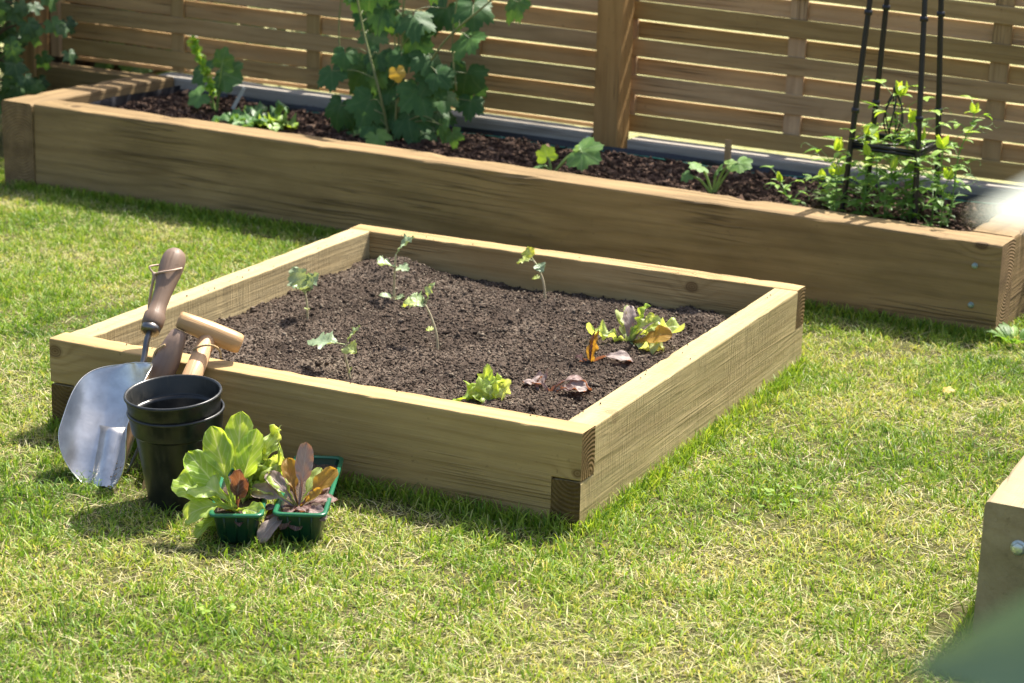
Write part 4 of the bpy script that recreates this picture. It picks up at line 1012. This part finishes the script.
lettuce_plant(t2+wv*-.004+lv*.05+V(0,0,.043),'purplish red lettuce with drooping spoon-shaped leaves at the near end of the longer tray',
 [(dq(-.75,.85,.0),dq(.2,.8,.5),.105,.030,1.1,.8,SP2,.1),(dq(-.35,.8,.1),dq(.1,.8,.6),.085,.030,1.0,.5,SP2,.1),(dq(.35,.9,-.2),dq(-.2,.5,.8),.085,.022,.5,.7,SP2,.1)],
 [(dq(.10,1,-.25),dq(0,.15,1),.118,.034,.15,1.0,SP2,.05),(dq(-.70,.75,.2),dq(.1,.8,.6),.100,.032,1.2,.95,SP2,.05),(dq(-.95,.5,.2),dq(.1,1,.3),.095,.032,1.3,.85,SP2,.06),(dq(-.40,.9,.2),dq(.1,.7,.7),.095,.028,1.2,.8,SP2,.06),
  (dq(-.55,.35,.9),dq(0,1,.4),.105,.032,1.2,.9,SP2,.05),(dq(.35,.5,.5),dq(0,1,.4),.075,.026,1.2,.7,SP2,.08),(dq(-.15,.6,.7),dq(0,.9,.5),.070,.028,1.7,.4,SP2,.1),
  (dq(-.75,.2,.6),dq(0,1,.3),.070,.026,.9,.35,SP2,.1),(dq(.0,.35,.9),dq(0,1,.4),.060,.028,1.2,.25,SP2,.1),(dq(.35,.7,.1),dq(-.2,.8,.5),.07,.026,1.0,.3,SP2,.1),(dq(-.2,.9,-.1),dq(.1,.6,.7),.08,.026,.7,.5,SP2,.08),(dq(.7,.5,-.2),dq(-.1,.9,.3),.075,.024,.8,.5,SP2,.06),(dq(.1,.3,.3),dq(0,1,.2),.05,.03,.8,.2,SP2,.1)],
 [(dq(.60,.85,-.05),dq(-.4,.5,.8),.098,.034,.35,.4,SP2,.06),(dq(-.22,1,-.15),dq(.1,.5,.9),.095,.030,.6,.2,SP2,.06),(dq(-.8,.3,.4),dq(0,1,.3),.06,.028,.9,.1,SP2,.06),(dq(.4,.6,.2),dq(-.3,.7,.6),.06,.018,.4,.9,SP2,.06)])

# ================================================================== HAND TOOLS
def lathe_path(mb,P0,axis,prof,n=24,seed=0,squash=None):
    ax=nrm(axis); s=nrm(np.cross(ax,V(0.2,1,.1))); q=np.cross(ax,s); vs=[];at=[];F=[]
    for i,(z,r) in enumerate(prof):
        for j in range(n):
            a=2*math.pi*j/n; vs.append(np.asarray(P0)+ax*z+r*(math.cos(a)*s+math.sin(a)*q)); at.append((z+seed*3.1,r*math.cos(a)+seed,r*math.sin(a)))
    for i in range(len(prof)-1):
        for j in range(n): a=i*n+j;b=i*n+(j+1)%n;F.append((a,b,b+n,a+n))
    F.append(tuple(range(n))[::-1]); F.append(tuple(range((len(prof)-1)*n,len(prof)*n))); mb.add(vs,F,at)
M['ash']=wood('pale_handle_wood',(.56,.36,.19),(.40,.23,.11),ring=.35,knots=0,stain=.2,crack=.35,rough=.42)
M['darkh']=wood('worn_dark_handle',(.24,.165,.115),(.15,.10,.07),ring=.3,knots=0,stain=.2,rough=.45)
M['steel']=plain('brushed_steel',(.66,.635,.59),.27,metal=1,var=.2,scale=30,bump=.15,stretch=(1,1,1))
M['darksteel']=plain('dark_steel',(.20,.19,.18),.35,metal=1,var=.2,bump=.15)
M['twine']=plain('jute_twine',(.50,.36,.19),.9,.1,var=.35,scale=400,bump=.9)
M['leather']=plain('pale_leather_cord',(.50,.37,.28),.7,.2,var=.15,scale=200,bump=.3)
# --- scoop: the dished blade stands in the grass, the neck rests on the front board
P0=V(.2538,-.209,-.004); P1=V(.216,-.020,.184); ax=nrm(P1-P0); 
SO=P0.copy(); sc_=thing('garden_scoop',SO,'large steel compost scoop with worn brown handle leaning on the front board','garden scoop')
n0=nrm(-F_-ax*np.dot(-F_,ax)); sx_=np.cross(ax,n0); rot=math.radians(-33)   # turned a little to its left
nS=n0*math.cos(rot)+np.cross(ax,n0)*math.sin(rot); 
if np.dot(nS,R_)>0: rot=-rot; nS=n0*math.cos(rot)+np.cross(ax,n0)*math.sin(rot)
sS=np.cross(ax,nS)
LBL=.224; Rr=.070
def hw(v):
    if v<.38: 
        q=v/.38; return .10+.90*(1-(1-q)**1.7)**.85
    if v>.56: 
        q=(v-.56)/.44; return math.sqrt(max(0,1-(q*.97)**2.4))
    return 1.0
for_th=86
vs=[];F=[];nv_,nu_=44,28
for side in (0,1):
    for i in range(nv_+1):
        v=i/nv_; wth=math.radians(for_th)*hw(v)
        # the heel closes upward into the neck
        lift=.0 if v<.60 else .026*((v-.60)/.40)**2
        ext=0
        for j in range(nu_+1):
            u=-1+2*j/nu_; th=u*wth
            wob=.0022*noise.noise(Vector((v*3.1,u*2.2,4.2)))
            p=P0+ax*(v*LBL+ext*(1-u*u))+sS*(Rr*math.sin(th))+nS*(Rr*(1-math.cos(th))-.012+lift*(1-.3*u*u)-side*.0012+wob)
            vs.append(p)
k_=nu_+1
for side in (0,1):
    o_=side*(nv_+1)*k_
    for i in range(nv_):
        for j in range(nu_):
            a=o_+i*k_+j; q=(a,a+1,a+k_+1,a+k_); F.append(q if side==0 else q[::-1])
mb=MB(); mb.add(vs,F)
# long flat pressed plate inside the dish, left of its middle
sg=1 if np.dot(sS,R_)>0 else -1
def surf(q): return Rr*(1-math.cos(math.asin(max(-.98,min(.98,q/Rr)))))-.012
pv=[];NI=14
for side in (0,1):
    for i in range(NI+1):
        v=.03+.49*i/NI; a0_=-.028-.012*(i/NI); b0_=.020-.014*(i/NI)
        for j in range(5):
            q=(a0_+(b0_-a0_)*j/4)*sg
            top=max(surf(a0_),surf(b0_))+.003+.003*(i/NI)
            h_=top if 0<j<4 else min(surf(q),top)-.006
            qq=q if 0<j<4 else q+(.0015*sg*(-1 if j==0 else 1))
            if i==NI: h_=surf(q)-.0005
            pv.append(P0+ax*(v*LBL+(.002 if i==NI else 0))+sS*qq+nS*(h_-side*.0008))
pf=[]
for side in (0,1):
    for i in range(NI):
        for j in range(4):
            a=side*(NI+1)*5+i*5+j; q4=(a,a+1,a+6,a+5); pf.append(q4 if side==0 else q4[::-1])
mp=MB(); mp.add(pv,pf); mp.build('inner_plate',M['steel'],sc_,SO)
# crumbs of earth stuck to the blade
mp=MB(); rr_=np.random.default_rng(3)
for _ in range(30):
    if _<14: v,q=.20+rr_.normal(0,.022),-.010*sg+rr_.normal(0,.003)
    else: v,q=.12+rr_.normal(0,.045),.022*sg+rr_.normal(0,.014)
    c=P0+ax*v*LBL+sS*q+nS*(surf(q)+.0055); z_=rr_.uniform(.0008,.0022)
    lathe_path(mp,c,nS+rr_.normal(0,.6,3),[(-z_,z_*.3),(0,z_),(z_*.7,z_*.3)],5)
M['dryearth']=plain('dry_earth',(.30,.21,.14),.95,.1,var=.3); mp.build('stuck_earth',M['dryearth'],sc_,SO)
# rolled rim
o1=[]
for i in range(nv_+1): o1.append(vs[i*k_])
o1+= [vs[nv_*k_+j] for j in range(1,nu_)]
o1+= [vs[i*k_+nu_] for i in range(nv_,-1,-1)]
mb.build('blade',M['steel'],sc_,SO)
mb=MB(); tube(mb,o1,.0011,n=6); mb.build('rim_edge',M['steel'],sc_,SO)
mb=MB(); hb=P0+ax*.222-nS*.010; neck1=P0+ax*.300
tube(mb,bez([P0+ax*.170-nS*.0155,hb,P0+ax*.25-nS*.006,P0+ax*.275,neck1],6),[.004]*4+[.0052]*21 if False else .0052,.0050,n=12); mb.build('neck',M['darksteel'],sc_,SO)
HL=P0+ax*.296
mb=MB(); lathe_path(mb,HL-ax*.006,ax,[(0,.009),(.001,.0155),(.012,.0165),(.0135,.0135)],24); mb.build('ferrule',M['darksteel'],sc_,SO)
mb=MB(); lathe_path(mb,HL+ax*.006,ax,[(0,.0160),(.004,.0180),(.022,.0182),(.027,.0150),(.045,.0140),(.065,.0150),(.085,.0172),(.105,.0195),(.122,.0208),(.136,.0200),(.146,.0160),(.151,.010),(.153,.003)],28,seed=2); mb.build('handle',M['darkh'],sc_,SO)
hp=HL+ax*.112
mb=MB(); side_=-R_
# cord through the handle end, hanging in a loop on the left
lp=[hp+R_*.021+V(0,0,.009),hp-F_*.022+R_*.008+V(0,0,.004),hp-F_*.018-R_*.014,hp-R_*.024-F_*.006-V(0,0,.003)]
tube(mb,bez(lp,6),.0017,n=6)
k0=hp-R_*.024-F_*.008-V(0,0,.003)
tube(mb,bez([k0,k0-R_*.006-V(0,0,.03),k0-R_*.010-V(0,0,.062),k0-V(0,0,.082)+R_*.002,k0+R_*.009-V(0,0,.072),k0+R_*.008-V(0,0,.03),k0+R_*.001],6),.0026,n=7)
tube(mb,bez([k0,k0-R_*.008+V(0,0,.012),k0+V(0,0,.016)+F_*.01,hp-R_*.008+V(0,0,.016)+F_*.02],5),.0017,n=6)
lathe_path(mb,k0-V(0,0,.004),V(0,0,1),[(0,.001),(.002,.0042),(.006,.0042),(.008,.001)],8); mb.build('cord_loop',M['leather'],sc_,SO)
# --- T-handled dibber
BC0=V(.271,.004,.2265); BC1=V(.353,.058,.1835); bd=nrm(BC1-BC0); BL=np.linalg.norm(BC1-BC0)
DG=V(.318,-.165,0.0); DM=(BC0*.52+BC1*.48)
db=thing('hand_dibber',DG,'pale wooden T-handled dibber leaning over the front board behind the pots','dibber')
mb=MB(); lathe_path(mb,BC0-bd*.006,bd,[(0,.004),(.001,.0125),(.004,.0145),(.03,.0165),(.06,.0180),(BL-.012,.0178),(BL,.0168),(BL+.004,.0150),(BL+.005,.006)],28,seed=4); mb.build('cross_handle',M['ash'],db,DG)
dd=nrm(DM-DG); dl=np.linalg.norm(DM-DG)
mb=MB(); lathe_path(mb,DG-dd*.03,dd,[(0,.003),(.05,.010),(.09,.0165),(.14,.0185),(.18,.0180),(dl+.02,.0140)],26,seed=6); mb.build('shaft',M['ash'],db,DG)
ts=DM-dd*.030
mb=MB(); tube(mb,bez([ts-R_*.018+V(0,0,-.012)-F_*.004,ts-R_*.012-F_*.016+V(0,0,-.002),ts-F_*.019+V(0,0,.004)+R_*.002,ts+R_*.017-F_*.012+V(0,0,.004),ts+R_*.026+V(0,0,-.004),ts+R_*.027-V(0,0,.016)],6),.0020,n=6)
tube(mb,bez([ts-R_*.018+V(0,0,-.012)-F_*.004,ts-R_*.021-V(0,0,.03),ts-R_*.016-V(0,0,.04)],5),.0018,n=6)
mb.build('twine_loop',M['twine'],db,DG)
# --- hand fork, only its dark handle shows
FG=V(.228,-.115,0.0); FT=V(.274,-.004,.212); fd=nrm(FT-FG); fl=np.linalg.norm(FT-FG)
fk=thing('hand_fork',FG,'hand fork with dark wooden handle and twine loop standing behind the pots','hand fork')
mb=MB(); lathe_path(mb,FG+fd*(fl-.118),fd,[(0,.012),(.002,.0165),(.02,.0195),(.045,.0222),(.07,.0215),(.095,.0170),(.112,.0135),(.118,.008)],26,seed=8); mb.build('handle',M['darkh'],fk,FG)
mb=MB(); tube(mb,[FG+fd*.07,FG+fd*(fl-.112)],.0055,n=10)
for q in (-1,0,1): tube(mb,bez([FG+fd*.075,FG+fd*.06+sS*.020*q,FG+sS*.022*q-fd*.02],5),.004,.002,n=8)
mb.build('tines',M['darksteel'],fk,FG)
tb=FG+fd*(fl-.045)
mb=MB(); tube(mb,bez([tb-R_*.004+V(0,0,.018)-F_*.015,tb-R_*.020-F_*.01+V(0,0,.006),tb-R_*.027-F_*.008-V(0,0,.02),tb-R_*.024-F_*.010-V(0,0,.045)],6),.0020,n=6)
kk=tb-R_*.029-F_*.012-V(0,0,.052)
for q in range(7):
    a=q*.9; tube(mb,bez([kk+V(.007*math.cos(a),.007*math.sin(a),.003*math.sin(q*2.1)),kk+V(.003*math.sin(a),.006,.009*math.cos(q)),kk+V(-.006*math.cos(a),-.004,-.006*math.sin(q))],4),.0024,n=6)
mb.build('twine_loop',M['twine'],fk,FG)

# ================================================================== OUT-OF-FOCUS FOREGROUND PLANT
M['fgleaf']=leafmat('foreground_leaf',(.15,.24,.15),(.20,.30,.18),third=(.66,.70,.60),vein=(.3,.4,.2),trans=.25,tmul=1.2,rough=.4)
fgb=V(2.215,-2.13,0)
fp=thing('tall_plant',fgb,'blurred tall plant close to the camera, leaves poking in at the right edge','plant')
st=MB(); tube(st,bez([fgb,V(2.212,-2.13,.4),V(2.205,-2.125,.8),V(2.20,-2.12,1.0),V(2.195,-2.12,1.10)],8),.006,.003,n=8); st.build('stem',M['peastem'],fp,fgb)
lf=MB()
a0,b0=V(2.182,-2.153,1.0465),V(2.074,-2.206,1.0410)
leaf(lf,a0,b0-a0,V(-.1,-.42,1),.122,.056,prof_ovate,.15,.1,.05,1.0,12,4)
a0,b0=V(2.184,-2.183,.944),V(2.098,-2.228,.930)
leaf(lf,a0,b0-a0,V(.25,-.8,.45),.124,.046,prof_ovate,.1,.1,.05,.1,12,4)
for q in range(9):
    a=-1.0+q*.30; z=.12+q*.085
    leaf(lf,V(2.212,-2.13,z),V(math.cos(a),math.sin(a),.4),(0,0,1),.13,.055,prof_ovate,.7,.1,.05,random.uniform(0,.3),10,4)
tube(lf,[V(2.20,-2.122,1.02),a0*0+V(2.172,-2.158,1.040)],.0015,n=5); tube(lf,[V(2.205,-2.125,.92),V(2.184,-2.183,.944)],.0015,n=5)
lf.build('leaves',M['fgleaf'],fp,fgb)

# ================================================================== SMALL THINGS ON THE LAWN
mb=MB(); c=V(1.32,.93,.028); palm(mb,c,(1,.2,.1),(0,-.3,1),.016,.2,droop=.1); o=mb.build('fallen_leaf',M['yellowleaf'],None,c); tag(o,'small fallen yellow leaf lying on the grass between the two beds','leaf')
org=B(1.335,-.01,0); random.seed(9); mb=MB()
for q in range(16):
    a=q*2.4; leaf(mb,org+V(.02*math.cos(a),.02*math.sin(a),.0),V(math.cos(a),math.sin(a),1.2),(0,0,1),random.uniform(.035,.06),.016,prof_ovate,.8,.1,.1,random.random()*.6,6,2)
o=mb.build('lawn_weed',M['pea'],None,org); tag(o,'small leafy weed in the grass at the right end of the long bed','weed')
# crumbs of soil on the scoop
sc.render.engine='CYCLES'
